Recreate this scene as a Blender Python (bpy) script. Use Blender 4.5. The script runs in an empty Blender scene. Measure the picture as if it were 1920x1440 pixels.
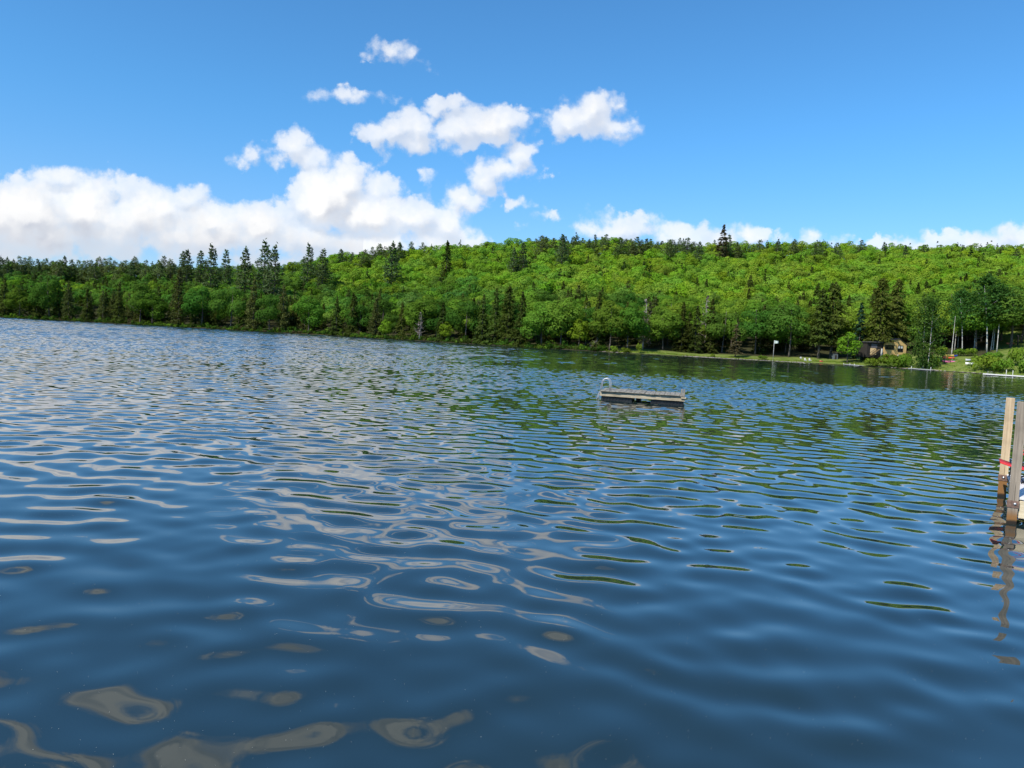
import bpy, math, random
import numpy as np
from mathutils import Vector, Matrix

R = math.radians
rng = np.random.default_rng(7)
C = bpy.context.scene.collection
scene = bpy.context.scene

# ------------------------------------------------------------------ camera
CAM_H = 2.1
F = 1370.0
PITCH = math.atan(79.5 / F)
ROLL = math.atan(0.0535)
r0 = np.array([1., 0, 0]); f0 = np.array([0, math.cos(PITCH), -math.sin(PITCH)]); u0 = np.array([0, math.sin(PITCH), math.cos(PITCH)])
RV = math.cos(ROLL) * r0 + math.sin(ROLL) * u0
UV = math.cos(ROLL) * u0 - math.sin(ROLL) * r0
cd = bpy.data.cameras.new('camera')
cam = bpy.data.objects.new('camera', cd); C.objects.link(cam)
cd.sensor_width = 36; cd.lens = 36 * F / 1920; cd.clip_start = 0.05; cd.clip_end = 20000
cam.matrix_world = Matrix(((RV[0], UV[0], -f0[0], 0), (RV[1], UV[1], -f0[1], 0), (RV[2], UV[2], -f0[2], CAM_H), (0, 0, 0, 1)))
scene.camera = cam

def ray(px, py):
    return (px - 960) / F * RV + (720 - py) / F * UV + f0
def uv_of(px, py):
    d = ray(px, py); return d[0] / d[1], d[2] / d[1]
def at_depth(px, py, Y):
    d = ray(px, py); k = Y / d[1]
    return np.array([d[0] * k, Y, CAM_H + d[2] * k])
def at_z(px, py, z):
    d = ray(px, py); k = (z - CAM_H) / d[2]
    return np.array([d[0] * k, d[1] * k, z])

# ------------------------------------------------------------------ light
SUN_EL = R(45); SUN_AZ = math.atan2(-0.70, -0.71)          # azimuth measured from +Y towards +X
to_sun = Vector((math.sin(SUN_AZ) * math.cos(SUN_EL), math.cos(SUN_AZ) * math.cos(SUN_EL), math.sin(SUN_EL)))
sl = bpy.data.lights.new('sun', 'SUN'); sl.energy = 5.0; sl.angle = R(0.53); sl.color = (1.0, 0.94, 0.84)
sun = bpy.data.objects.new('sun', sl); C.objects.link(sun)
sun.rotation_euler = to_sun.to_track_quat('Z', 'Y').to_euler()
sun.location = (-60, -40, 90)
vs = scene.view_settings
scene.display_settings.display_device = 'sRGB'
vs.view_transform = 'Standard'; vs.look = 'None'; vs.gamma = 1; vs.use_curve_mapping = False
vs.exposure = 0.35

# ------------------------------------------------------------------ node helper
class NT:
    def __init__(self, tree): self.t = tree
    def n(self, kind, **kw):
        nd = self.t.nodes.new(kind)
        for k, v in kw.items(): setattr(nd, k, v)
        return nd
    def put(self, sock, v):
        if v is None: return
        if isinstance(v, bpy.types.NodeSocket): self.t.links.new(v, sock)
        else: sock.default_value = v
    def math(self, op, a, b=None, c=None, clamp=False):
        nd = self.n('ShaderNodeMath', operation=op, use_clamp=clamp)
        self.put(nd.inputs[0], a); self.put(nd.inputs[1], b); self.put(nd.inputs[2], c)
        return nd.outputs[0]
    def vmath(self, op, a, b=None, scale=None):
        nd = self.n('ShaderNodeVectorMath', operation=op)
        self.put(nd.inputs[0], a)
        if b is not None: self.put(nd.inputs[1], b)
        if scale is not None: self.put(nd.inputs['Scale'], scale)
        return nd.outputs['Value'] if op in ('LENGTH', 'DOT_PRODUCT', 'DISTANCE') else nd.outputs['Vector']
    def smooth(self, x, lo, hi, a=0.0, b=1.0):
        nd = self.n('ShaderNodeMapRange', interpolation_type='SMOOTHSTEP')
        for k, v in zip((0, 1, 2, 3, 4), (x, lo, hi, a, b)): self.put(nd.inputs[k], v)
        return nd.outputs[0]
    def lin(self, x, lo, hi, a=0.0, b=1.0):
        nd = self.n('ShaderNodeMapRange')
        for k, v in zip((0, 1, 2, 3, 4), (x, lo, hi, a, b)): self.put(nd.inputs[k], v)
        return nd.outputs[0]
    def mix(self, f, a, b, blend='MIX'):
        nd = self.n('ShaderNodeMix', data_type='RGBA', blend_type=blend)
        self.put(nd.inputs[0], f); self.put(nd.inputs[6], a); self.put(nd.inputs[7], b)
        return nd.outputs[2]
    def noise(self, vec, scale, detail=2.0, rough=0.5, dist=0.0, dims='3D'):
        nd = self.n('ShaderNodeTexNoise', noise_dimensions=dims)
        self.put(nd.inputs['Vector'], vec); self.put(nd.inputs['Scale'], scale)
        self.put(nd.inputs['Detail'], detail); self.put(nd.inputs['Roughness'], rough); self.put(nd.inputs['Distortion'], dist)
        return nd.outputs['Fac' if 'Fac' in nd.outputs else 0], nd.outputs['Color']
    def xyz(self, x, y, z):
        nd = self.n('ShaderNodeCombineXYZ')
        for i, v in enumerate((x, y, z)): self.put(nd.inputs[i], v)
        return nd.outputs[0]
    def sep(self, v):
        nd = self.n('ShaderNodeSeparateXYZ'); self.put(nd.inputs[0], v); return nd.outputs

def col(r, g, b): return (r, g, b, 1.0)

# ------------------------------------------------------------------ sky with clouds
# cloud puffs: (photo x, photo y, half width, half height, tilt, weight); stored as directions on the sky
SKY_TINT = (0.53, 1.12, 1.50); CLOUD_LIT = (8.1, 8.1, 8.1); CLOUD_MID = (5.5, 5.75, 6.3); CLOUD_DARK = (3.7, 4.1, 5.0)
PUFFS = [
 # long bank low on the left
 (-90, 400, 130, 78, 0, 1), (40, 402, 130, 68, 0, 1), (150, 394, 110, 60, 0, 1), (270, 408, 110, 56, 0, 1), (390, 420, 115, 44, 0, 1),
 (490, 424, 80, 50, 0, 1), (610, 375, 66, 66, 0, 1), (645, 342, 60, 44, 0, 1), (582, 352, 36, 32, 0, 1), (703, 358, 40, 26, 20, 1),
 (690, 400, 70, 55, 0, 1), (770, 412, 56, 42, 0, 1), (840, 428, 60, 36, 20, 1), (110, 338, 60, 24, 0, .9), (215, 352, 50, 24, 10, .9),
 (345, 368, 45, 22, 10, .9), (100, 440, 240, 44, 0, 1), (400, 445, 260, 40, 0, 1), (640, 455, 220, 36, 0, 1), (840, 455, 70, 24, 0, .9), (-60, 470, 200, 26, 0, .9), (520, 490, 200, 14, 0, .8),
 # puff above the tower
 (556, 275, 30, 27, 0, 1), (568, 296, 36, 25, 30, 1), (595, 304, 22, 14, 30, .8), (472, 294, 27, 13, -10, .8), (516, 300, 20, 7, 0, .55),
 # middle group
 (735, 245, 52, 22, -15, .95), (780, 240, 40, 30, 0, 1), (818, 208, 19, 19, 0, 1), (847, 196, 13, 13, 0, .9), (770, 270, 62, 17, 5, .9), (835, 250, 34, 24, 0, .75),
 (905, 238, 66, 38, 0, 1.05), (945, 228, 38, 30, 0, 1.05), (870, 240, 34, 24, 0, 1),
 (968, 286, 26, 28, 0, .9), (950, 315, 42, 22, 0, .95), (905, 335, 34, 22, 20, .95), (870, 370, 34, 26, 0, .9), (985, 325, 22, 9, 10, .8), (845, 390, 22, 14, 0, .6),
 (1002, 285, 11, 9, 0, .7), (815, 325, 15, 7, -30, .75), (1022, 314, 9, 5, 20, .5),
 # right puff
 (1095, 216, 54, 34, -10, 1.05), (1110, 204, 36, 28, 0, 1), (1055, 222, 28, 24, 0, .8), (1165, 240, 34, 20, -10, .8), (1166, 194, 11, 10, 0, .7), (1185, 222, 14, 18, 0, .75), (1048, 262, 8, 14, 0, .5),
 # small high wisps
 (738, 90, 40, 16, -8, .8), (775, 100, 26, 17, 30, .8), (793, 116, 15, 10, 40, .75), (628, 176, 38, 13, 0, .75), (692, 178, 46, 10, 2, .75), (667, 190, 13, 8, 0, .6),
 # low wisps in the gap
 (1008, 402, 26, 11, 0, .55), (1002, 388, 15, 7, -20, .6), (964, 388, 12, 9, -30, .5), (967, 420, 18, 12, -30, .5),
 # clouds just over the ridge on the right
 (1145, 428, 46, 20, 0, 1), (1195, 436, 60, 18, 0, .9), (1280, 446, 60, 20, 0, 1), (1405, 440, 46, 20, 0, 1), (1350, 450, 60, 14, 0, 1), (1135, 410, 34, 12, 0, .7), (1205, 415, 18, 10, 0, .7),
 (1525, 454, 34, 12, 0, .9), (1710, 468, 110, 18, 0, .9), (1850, 456, 80, 22, 0, 1), (1930, 448, 70, 24, 0, 1), (1905, 428, 40, 7, 0, .7), (1760, 448, 26, 12, 0, .7),
 # high ones above the frame
 (330, -330, 230, 90, -10, 1.3), (700, -350, 260, 100, 0, 1.3), (1080, -345, 190, 80, 8, 1.3), (60, -330, 200, 70, -14, 1.2), (420, -235, 70, 26, -15, 1), (880, -245, 70, 24, 6, 1), (720, -520, 300, 90, 4, 1), (160, -560, 190, 70, -20, 1), (1230, -500, 110, 46, 0, 1), (1500, -470, 30, 14, 0, .8), (460, -780, 400, 120, 0, 1),
]
def cloud_group(name, puffs):
    """a closed group: direction on the sky plane -> how deep inside the puffs"""
    grp = bpy.data.node_groups.new(name, 'ShaderNodeTree')
    grp.interface.new_socket('Vector', in_out='INPUT', socket_type='NodeSocketVector')
    grp.interface.new_socket('Warped', in_out='INPUT', socket_type='NodeSocketVector')
    grp.interface.new_socket('Field', in_out='OUTPUT', socket_type='NodeSocketFloat')
    grp.interface.new_socket('Body', in_out='OUTPUT', socket_type='NodeSocketFloat')
    g = NT(grp); gi = g.n('NodeGroupInput'); go = g.n('NodeGroupOutput')
    qq = gi.outputs[1]; acc = None
    for (px, py, rx, ry, tilt, w) in puffs:
        u, v = uv_of(px, py)
        m = g.n('ShaderNodeMapping', vector_type='TEXTURE')
        if acc is None: g.put(m.inputs['Vector'], qq)
        else:                                               # keeps the chain in order, so the shader stack stays small
            ch = g.n('ShaderNodeVectorMath', operation='MULTIPLY_ADD')
            g.put(ch.inputs[0], acc); ch.inputs[1].default_value = (1e-7, 1e-7, 0); g.put(ch.inputs[2], qq); g.put(m.inputs['Vector'], ch.outputs[0])
        m.inputs['Location'].default_value = (u * 137, v * 137, 0)
        m.inputs['Rotation'].default_value = (0, 0, ROLL - R(tilt))
        m.inputs['Scale'].default_value = (rx / 10, ry / 10, 1)
        rr = min(rx, ry) / 10
        val = g.math('MULTIPLY_ADD', g.vmath('LENGTH', m.outputs[0]), -rr, rr - (1 - w) * 1.6 + 0.45)
        acc = val if acc is None else g.math('SMOOTH_MAX', acc, val, 1.2)
    for sc, amp in ((0.20, 2.6), (0.62, 1.0)):                # rounded, cauliflower-like lumps
        vo = g.n('ShaderNodeTexVoronoi', feature='SMOOTH_F1', voronoi_dimensions='2D')
        g.put(vo.inputs['Vector'], qq); vo.inputs['Scale'].default_value = sc; vo.inputs['Smoothness'].default_value = 0.35
        acc = g.math('MULTIPLY_ADD', g.math('SUBTRACT', 0.42, vo.outputs['Distance']), amp, acc)
        if sc < .3: g.put(go.inputs[1], acc)
    n1, _ = g.noise(gi.outputs[0], 0.36, 8.0, 0.66)
    acc = g.math('MULTIPLY_ADD', g.math('SUBTRACT', n1, 0.5), 3.5, acc)
    g.put(go.inputs[0], acc)
    return grp

world = bpy.data.worlds.new('World'); scene.world = world; world.use_nodes = True
wt = world.node_tree; wt.nodes.clear(); W = NT(wt)
SKY_STRENGTH = 0.10
sky = W.n('ShaderNodeTexSky', sky_type='NISHITA')
sky.sun_disc = False; sky.sun_elevation = SUN_EL; sky.sun_rotation = SUN_AZ; sky.altitude = 200; sky.air_density = 1.0; sky.dust_density = 0.3; sky.ozone_density = 1.6
tc = W.n('ShaderNodeTexCoord'); D = tc.outputs['Generated']
ds = W.sep(W.vmath('NORMALIZE', D))
skyc = W.mix(1.0, sky.outputs[0], W.mix(W.smooth(ds[2], 0.0, 0.30), col(0.72, 0.90, 1.22), col(*SKY_TINT)), 'MULTIPLY')
yc = W.math('MAXIMUM', ds[1], 0.03)
q = W.xyz(W.math('MULTIPLY', W.math('DIVIDE', ds[0], yc), 137.0), W.math('MULTIPLY', W.math('DIVIDE', ds[2], yc), 137.0), 0.0)
qs = W.sep(q)
def background(c):
    b = W.n('ShaderNodeBackground'); W.put(b.inputs['Color'], c); b.inputs['Strength'].default_value = SKY_STRENGTH; return b.outputs[0]
def cloudy(name, rect):
    """sky plus the puffs that reach into one part of the sky; rect in photo pixels"""
    x0, x1, y0, y1 = rect; mg = 90
    puffs = [p for p in PUFFS if p[0] + p[2] > x0 - mg and p[0] - p[2] < x1 + mg and p[1] + p[3] > y0 - mg and p[1] - p[3] < y1 + mg]
    grp = cloud_group(name, puffs)
    def field(vec, warp):
        nd = W.n('ShaderNodeGroup'); nd.node_tree = grp; W.put(nd.inputs[0], vec); W.put(nd.inputs[1], W.vmath('ADD', vec, warp)); return nd.outputs
    _, w1 = W.noise(q, 0.17, 1.0)
    _, w2 = W.noise(q, 0.55, 4.0, 0.6)
    warp = W.vmath('ADD', W.vmath('SCALE', W.vmath('SUBTRACT', w1, (.5, .5, .5)), scale=2.5), W.vmath('SCALE', W.vmath('SUBTRACT', w2, (.5, .5, .5)), scale=1.6))
    warp = W.vmath('MULTIPLY', warp, (1, 1, 0))
    d1, b1 = field(q, warp)[:2]
    d2, b2 = field(W.vmath('ADD', q, (-1.0, 2.3, 0)), W.vmath('SCALE', warp, scale=.8))[:2]
    soft, _ = W.noise(q, 0.12, 1.0)
    alpha = W.smooth(d1, -0.7, W.lin(soft, 0.35, 0.65, 0.3, 2.4) if y1 > 0 else 5.0)
    lit = W.smooth(W.math('MULTIPLY_ADD', W.math('SUBTRACT', d1, d2), .25, W.math('MULTIPLY', W.math('SUBTRACT', b1, b2), .8)), -1.7, 1.45)
    thick = W.smooth(d1, 0.2, 5.0)
    n3, _ = W.noise(q, 0.11, 5.0, 0.55)
    lit2 = W.math('ADD', W.math('MULTIPLY', lit, 0.78), W.math('MULTIPLY_ADD', W.smooth(n3, 0.30, 0.66), 0.38, 0.02), clamp=True)
    low = W.smooth(d1, 1.0, 8.0)
    if x1 <= 670: lit2 = W.math('MULTIPLY', lit2, W.smooth(W.math('MULTIPLY_ADD', n3, 6.0, qs[1]), 12.5, 24.5, 0.10, 1.0))   # the flat grey underside of the bank
    dark = W.mix(low, col(*CLOUD_MID), col(*CLOUD_DARK))
    shade = W.mix(lit2, dark, col(*CLOUD_LIT))
    if y1 < 0: shade = W.mix(1.0, shade, col(.66, .67, .66), 'MULTIPLY')      # seen from underneath: mostly shaded bases
    shade = W.mix(W.math('MULTIPLY', W.math('SUBTRACT', 1.0, thick), 0.30), shade, skyc)
    return background(W.mix(alpha, skyc, shade))
def pick(f, a, b):
    mx = W.n('ShaderNodeMixShader'); W.put(mx.inputs[0], f); W.put(mx.inputs[1], a); W.put(mx.inputs[2], b); return mx.outputs[0]
def right_of(px): return W.math('GREATER_THAN', qs[0], (px - 960) / 10.0)
def above(py): return W.math('GREATER_THAN', qs[1], uv_of(960, py)[1] * 137)
INF = 4000
low = pick(right_of(670), pick(right_of(330), cloudy('clouds', (-INF, 330, 40, 600)), cloudy('clouds', (330, 670, 40, 600))),
           pick(right_of(1310), pick(right_of(1020),
                pick(above(318), cloudy('clouds', (670, 1020, 318, 600)), cloudy('clouds', (670, 1020, 40, 318))),
                cloudy('clouds', (1020, 1310, 40, 600))), cloudy('clouds', (1310, INF, 40, 600))))
clear = background(skyc)
high = pick(above(-100), clear, pick(above(-440), cloudy('clouds', (-INF, INF, -440, -100)), cloudy('clouds', (-INF, INF, -1000, -440))))
front = pick(above(40), low, high)
# loose clouds overhead and behind, laid out on a flat layer
zc = W.math('MAXIMUM', ds[2], 0.06)
pl = W.xyz(W.math('DIVIDE', ds[0], zc), W.math('DIVIDE', ds[1], zc), 3.0)
n4, _ = W.noise(pl, 0.9, 5.0, 0.55)
a2 = W.math('MULTIPLY', W.smooth(n4, 0.58, 0.70), W.math('MULTIPLY', W.smooth(ds[2], 0.15, 0.4), W.smooth(ds[1], 0.25, -0.05)))
behind = background(W.mix(a2, skyc, W.mix(W.smooth(n4, 0.6, 0.85), col(10, 10, 10.2), col(6.5, 6.9, 7.6))))
full = pick(W.math('GREATER_THAN', ds[1], 0.25), behind, front)
W.put(W.n('ShaderNodeOutputWorld').inputs[0], full)
world.cycles.sampling_method = 'MANUAL'; world.cycles.sample_map_resolution = 256

cy = scene.cycles
cy.max_bounces = 5; cy.diffuse_bounces = 2; cy.glossy_bounces = 2; cy.transmission_bounces = 3; cy.transparent_max_bounces = 4
cy.caustics_reflective = False; cy.caustics_refractive = False
cy.use_adaptive_sampling = True; cy.adaptive_threshold = 0.02
cy.use_denoising = True
try: cy.denoiser = 'OPENIMAGEDENOISE'; cy.denoising_input_passes = 'RGB_ALBEDO_NORMAL'
except Exception: pass

# ------------------------------------------------------------------ mesh helpers
class MB:
    """collects polygons and links them as one mesh object"""
    def __init__(self): self.v = []; self.f = []; self.n = 0; self.arr = []
    def add(self, vs, fs):
        o = self.n; self.v.extend([tuple(map(float, p)) for p in vs]); self.f.extend([tuple(i + o for i in f) for f in fs]); self.n += len(vs); return self
    def box(self, c, s, rz=0.0, m=None, bev=0.0):
        hx, hy, hz = s[0] / 2, s[1] / 2, s[2] / 2
        if bev > 0:
            b = min(bev, hx * .45, hy * .45, hz * .45); pts = []
            for sz in (-1, 1):
                for (ax, ay) in ((hx - b, hy - b), (hx, hy)) if sz > 0 else ((hx - b, hy - b), (hx, hy)):
                    pass
            rings = [(hx - b, hy - b, -hz), (hx, hy, -hz + b), (hx, hy, hz - b), (hx - b, hy - b, hz)]
            P = []
            for (ax, ay, z) in rings: P += [(-ax, -ay, z), (ax, -ay, z), (ax, ay, z), (-ax, ay, z)]
            Fs = [(3, 2, 1, 0), (12, 13, 14, 15)]
            for k in range(3):
                for j in range(4): Fs.append((k * 4 + j, k * 4 + (j + 1) % 4, k * 4 + 4 + (j + 1) % 4, k * 4 + 4 + j))
        else:
            P = [(x, y, z) for z in (-hz, hz) for (x, y) in ((-hx, -hy), (hx, -hy), (hx, hy), (-hx, hy))]
            Fs = [(3, 2, 1, 0), (4, 5, 6, 7), (0, 1, 5, 4), (1, 2, 6, 5), (2, 3, 7, 6), (3, 0, 4, 7)]
        M = m if m is not None else Matrix.Rotation(rz, 4, 'Z')
        P = [tuple(M @ Vector(p) + Vector(c)) for p in P]
        return self.add(P, Fs)
    def tube(self, pts, rad, n=8, cap=True):
        pts = [Vector(p) for p in pts]
        if not hasattr(rad, '__len__'): rad = [rad] * len(pts)
        P = []; up = Vector((0.13, 0.31, 1)).normalized()
        for i, p in enumerate(pts):
            t = (pts[min(i + 1, len(pts) - 1)] - pts[max(i - 1, 0)])
            t = t.normalized() if t.length > 1e-9 else Vector((0, 0, 1))
            a = up if abs(t.dot(up)) < 0.95 else Vector((1, 0, 0))
            x = t.cross(a).normalized(); y = t.cross(x)
            for k in range(n):
                an = 2 * math.pi * k / n; P.append(p + (x * math.cos(an) + y * math.sin(an)) * rad[i])
        Fs = []
        for i in range(len(pts) - 1):
            for k in range(n): Fs.append((i * n + k, i * n + (k + 1) % n, (i + 1) * n + (k + 1) % n, (i + 1) * n + k))
        if cap: Fs.append(tuple(range(n))[::-1]); Fs.append(tuple((len(pts) - 1) * n + k for k in range(n)))
        return self.add(P, Fs)
    def loft(self, rings, cap=True):
        n = len(rings[0]); P = [p for r in rings for p in r]; Fs = []
        for i in range(len(rings) - 1):
            for k in range(n): Fs.append((i * n + k, i * n + (k + 1) % n, (i + 1) * n + (k + 1) % n, (i + 1) * n + k))
        if cap: Fs.append(tuple(range(n))[::-1]); Fs.append(tuple((len(rings) - 1) * n + k for k in range(n)))
        return self.add(P, Fs)
    def mesh(self, name, mat, smooth=False):
        me = bpy.data.meshes.new(name); me.from_pydata(self.v, [], self.f); me.update()
        if mat: me.materials.append(mat)
        if smooth: me.shade_smooth()
        return me
    def build(self, name, mat, parent=None, smooth=False, loc=None):
        o = bpy.data.objects.new(name, self.mesh(name, mat, smooth)); C.objects.link(o)
        if parent is not None: o.parent = parent
        if loc is not None: o.location = loc
        return o

def np_mesh(name, V, Q, mat, colors=None, smooth=False):
    """mesh of quads from arrays; colors = per-vertex RGB"""
    V = np.asarray(V, np.float32); Q = np.asarray(Q, np.int32)
    me = bpy.data.meshes.new(name)
    me.vertices.add(len(V)); me.vertices.foreach_set('co', V.ravel())
    me.loops.add(Q.size); me.loops.foreach_set('vertex_index', Q.ravel())
    me.polygons.add(len(Q)); me.polygons.foreach_set('loop_start', np.arange(0, Q.size, Q.shape[1], dtype=np.int32))
    me.polygons.foreach_set('loop_total', np.full(len(Q), Q.shape[1], np.int32))
    if smooth: me.polygons.foreach_set('use_smooth', np.ones(len(Q), bool))
    if colors is not None:
        at = me.color_attributes.new('tint', 'FLOAT_COLOR', 'POINT')
        at.data.foreach_set('color', np.concatenate([colors, np.ones((len(V), 1))], 1).astype(np.float32).ravel())
    if mat: me.materials.append(mat)
    me.update(calc_edges=True)
    return me

def link(name, me, parent=None, loc=None):
    o = bpy.data.objects.new(name, me); C.objects.link(o)
    if parent is not None: o.parent = parent
    if loc is not None: o.location = loc
    return o
def tag(o, label=None, cat=None, group=None, kind=None):
    if label: o['label'] = label
    if cat: o['category'] = cat
    if group: o['group'] = group
    if kind: o['kind'] = kind
    return o
def thing(name, label, cat, loc=(0, 0, 0), rz=0.0, group=None):
    o = bpy.data.objects.new(name, None); C.objects.link(o)
    o.location = loc; o.rotation_euler = (0, 0, rz); o.empty_display_size = 0.2
    return tag(o, label, cat, group)
def dup(root, loc, rz=0.0, scale=1.0, label=None, group=None):
    r = root.copy(); C.objects.link(r); r.location = loc; r.rotation_euler = (0, 0, rz)
    r.scale = (scale,) * 3 if not hasattr(scale, '__len__') else scale
    if label: r['label'] = label
    if group: r['group'] = group
    for ch in list(root.children):
        c = ch.copy(); C.objects.link(c); c.parent = r
        for gch in list(ch.children):
            d = gch.copy(); C.objects.link(d); d.parent = c
    return r

# ------------------------------------------------------------------ materials
def mat(name, fn):
    m = bpy.data.materials.new(name); m.use_nodes = True; m.node_tree.nodes.clear(); t = NT(m.node_tree)
    sh = fn(t); t.put(t.n('ShaderNodeOutputMaterial').inputs[0], sh); return m
def principled(t, base, rough=0.6, metal=0.0, normal=None, ior=1.45, spec=0.5):
    b = t.n('ShaderNodeBsdfPrincipled')
    t.put(b.inputs['Base Color'], base); t.put(b.inputs['Roughness'], rough); t.put(b.inputs['Metallic'], metal)
    b.inputs['IOR'].default_value = ior; b.inputs['Specular IOR Level'].default_value = spec
    if normal is not None: t.put(b.inputs['Normal'], normal)
    return b.outputs[0]
def simple(name, c, rough=0.6, metal=0.0, var=0.15, scale=6.0, bump=0.0):
    def fn(t):
        tcn = t.n('ShaderNodeTexCoord').outputs['Object']
        f, _ = t.noise(tcn, scale, 5.0, 0.6)
        base = t.mix(t.smooth(f, 0.3, 0.7), col(*[x * (1 - var) for x in c]), col(*[min(1, x * (1 + var)) for x in c]))
        nrm = None
        if bump:
            bn = t.n('ShaderNodeBump'); bn.inputs['Strength'].default_value = bump; bn.inputs['Distance'].default_value = 0.02
            t.put(bn.inputs['Height'], f); nrm = bn.outputs[0]
        return principled(t, base, rough, metal, nrm)
    return mat(name, fn)
def foliage(name, trans=0.30, rnd=0.30, hue=0.035, gloss=0.0):
    def fn(t):
        at = t.n('ShaderNodeAttribute', attribute_name='tint').outputs['Color']
        oi = t.n('ShaderNodeObjectInfo').outputs['Random']
        h = t.n('ShaderNodeHueSaturation')
        t.put(h.inputs['Hue'], t.lin(t.math('FRACT', t.math('MULTIPLY', oi, 7.31)), 0, 1, 0.5 - hue, 0.5 + hue * 0.6))
        t.put(h.inputs['Value'], t.lin(oi, 0, 1, 1 - rnd, 1 + rnd))
        t.put(h.inputs['Color'], at)
        d = t.n('ShaderNodeBsdfDiffuse'); t.put(d.inputs[0], h.outputs[0])
        tr = t.n('ShaderNodeBsdfTranslucent'); t.put(tr.inputs[0], t.mix(1.0, h.outputs[0], col(1.25, 1.25, 0.6), 'MULTIPLY'))
        mx = t.n('ShaderNodeMixShader'); mx.inputs[0].default_value = trans
        t.put(mx.inputs[1], d.outputs[0]); t.put(mx.inputs[2], tr.outputs[0])
        return mx.outputs[0]
    return mat(name, fn)
def wood(name, a, b, grain=(1.5, 30, 30), rough=0.8, dark=0.5, wet=None):
    """weathered timber; grain runs along local X unless the scale says otherwise"""
    def fn(t):
        tcn = t.n('ShaderNodeTexCoord').outputs['Object']
        st = t.vmath('MULTIPLY', tcn, grain)
        f, _ = t.noise(st, 1.0, 6.0, 0.65)
        f2, _ = t.noise(tcn, 3.0, 3.0)
        base = t.mix(t.smooth(f, 0.32, 0.68), col(*a), col(*b))
        base = t.mix(t.math('MULTIPLY', t.smooth(f2, 0.45, 0.7), 0.35), base, col(a[0] * dark, a[1] * dark, a[2] * dark))
        crack, _ = t.noise(t.vmath('MULTIPLY', tcn, tuple(x * 2.2 for x in grain)), 1.0, 2.0)
        base = t.mix(t.math('MULTIPLY', t.smooth(crack, 0.64, 0.72), 0.75), base, col(a[0] * .3, a[1] * .28, a[2] * .25))
        if wet:                                                  # stained by the water line (world height)
            z = t.sep(t.n('ShaderNodeNewGeometry').outputs['Position'])[2]
            zz = t.math('ADD', z, t.math('MULTIPLY', t.math('SUBTRACT', f2, 0.5), 0.12))
            base = t.mix(t.smooth(zz, wet[0], wet[0] - 0.12), base, col(.20, .10, .035))
            base = t.mix(t.smooth(zz, wet[1], wet[1] - 0.05), base, col(.018, .014, .010))
        bn = t.n('ShaderNodeBump'); bn.inputs['Strength'].default_value = 0.5; bn.inputs['Distance'].default_value = 0.006
        t.put(bn.inputs['Height'], f)
        return principled(t, base, rough, 0, bn.outputs[0], spec=0.3)
    return mat(name, fn)

M = {}
M['leaf'] = foliage('leaf', 0.36, 0.26, 0.026)
M['needle'] = foliage('needle', 0.30, 0.25, 0.02)
M['wood_mass'] = foliage('woodland_leaf', 0.40, 0.0, 0.0)
M['bark'] = simple('bark', (0.10, 0.085, 0.07), 0.9, var=.4, scale=4)
M['dead_bark'] = simple('dead_bark', (0.30, 0.27, 0.25), 0.9, var=.3, scale=4)
def birch_fn(t):
    tcn = t.n('ShaderNodeTexCoord').outputs['Object']
    f, _ = t.noise(t.vmath('MULTIPLY', tcn, (2, 2, 7)), 1.0, 4.0, 0.6)
    return principled(t, t.mix(t.smooth(f, 0.55, 0.63), col(.46, .45, .41), col(.07, .06, .05)), 0.7)
M['birch'] = mat('birch_bark', birch_fn)

# ------------------------------------------------------------------ lie of the land (u = x / y, a bearing; y = distance ahead)
def _u(px, py): return uv_of(px, py)[0]
SH = [(-900, 545, 520), (-400, 572, 500), (0, 595, 470), (200, 606, 460), (400, 617, 430), (600, 629, 390), (800, 641, 340), (1000, 654, 285), (1200, 665, 268), (1400, 676, 265), (1560, 683, 263), (1700, 691, 240), (1840, 702, 212), (1920, 707, 198), (2200, 730, 150), (2700, 760, 100)]
SH_U = np.array([_u(a, b) for a, b, _ in SH]); SH_Y = np.array([c for *_, c in SH])
SK = [(-900, 470), (-400, 490), (0, 497), (100, 499), (200, 502), (300, 502), (400, 502), (500, 498), (560, 491), (640, 481), (720, 470), (800, 464), (900, 459), (1000, 454), (1080, 452), (1200, 457), (1300, 460), (1400, 458), (1500, 457), (1600, 460), (1700, 465), (1800, 468), (1920, 470), (2200, 490), (2700, 520)]
SK_UV = np.array([uv_of(*p) for p in SK]); RIDGE = 710.0
def shore(u): return np.interp(u, SH_U, SH_Y)
def wob(x, y):
    return (np.sin(x * .031 + y * .017) + np.sin(x * .013 - y * .027 + 1.3) + .6 * np.sin(x * .071 + y * .053 + 2.1)) / 2.6
def ground(x, y):
    x = np.asarray(x, float); y = np.asarray(y, float); u = x / np.maximum(y, 1.0)
    S = shore(u) + 1.2 * np.sin(x * .21) + 1.8 * np.sin(x * .083 + 1.0)
    d = y - S
    Z = np.interp(u, SK_UV[:, 0], SK_UV[:, 1]) * RIDGE + CAM_H - 13.0
    t = np.clip(d / (RIDGE - S), 0, 1)
    a = np.interp(u, [-.6, 0, .25, .5, .7], [.45, .5, .45, .6, .75])
    z = .28 + Z * (a * t + (1 - a) * t * t) + np.clip(t * 6, 0, 1) * wob(x, y) * 2.0
    z = z + np.interp(u, [.48, .54, .75], [0, .9, 1.6]) * np.clip(d / 14, 0, 1)
    z = z - np.clip((y - RIDGE) / 300, 0, 2) * 26
    return np.where(d < 0, np.maximum(.28 + d * .35, -3.5), z)
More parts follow.
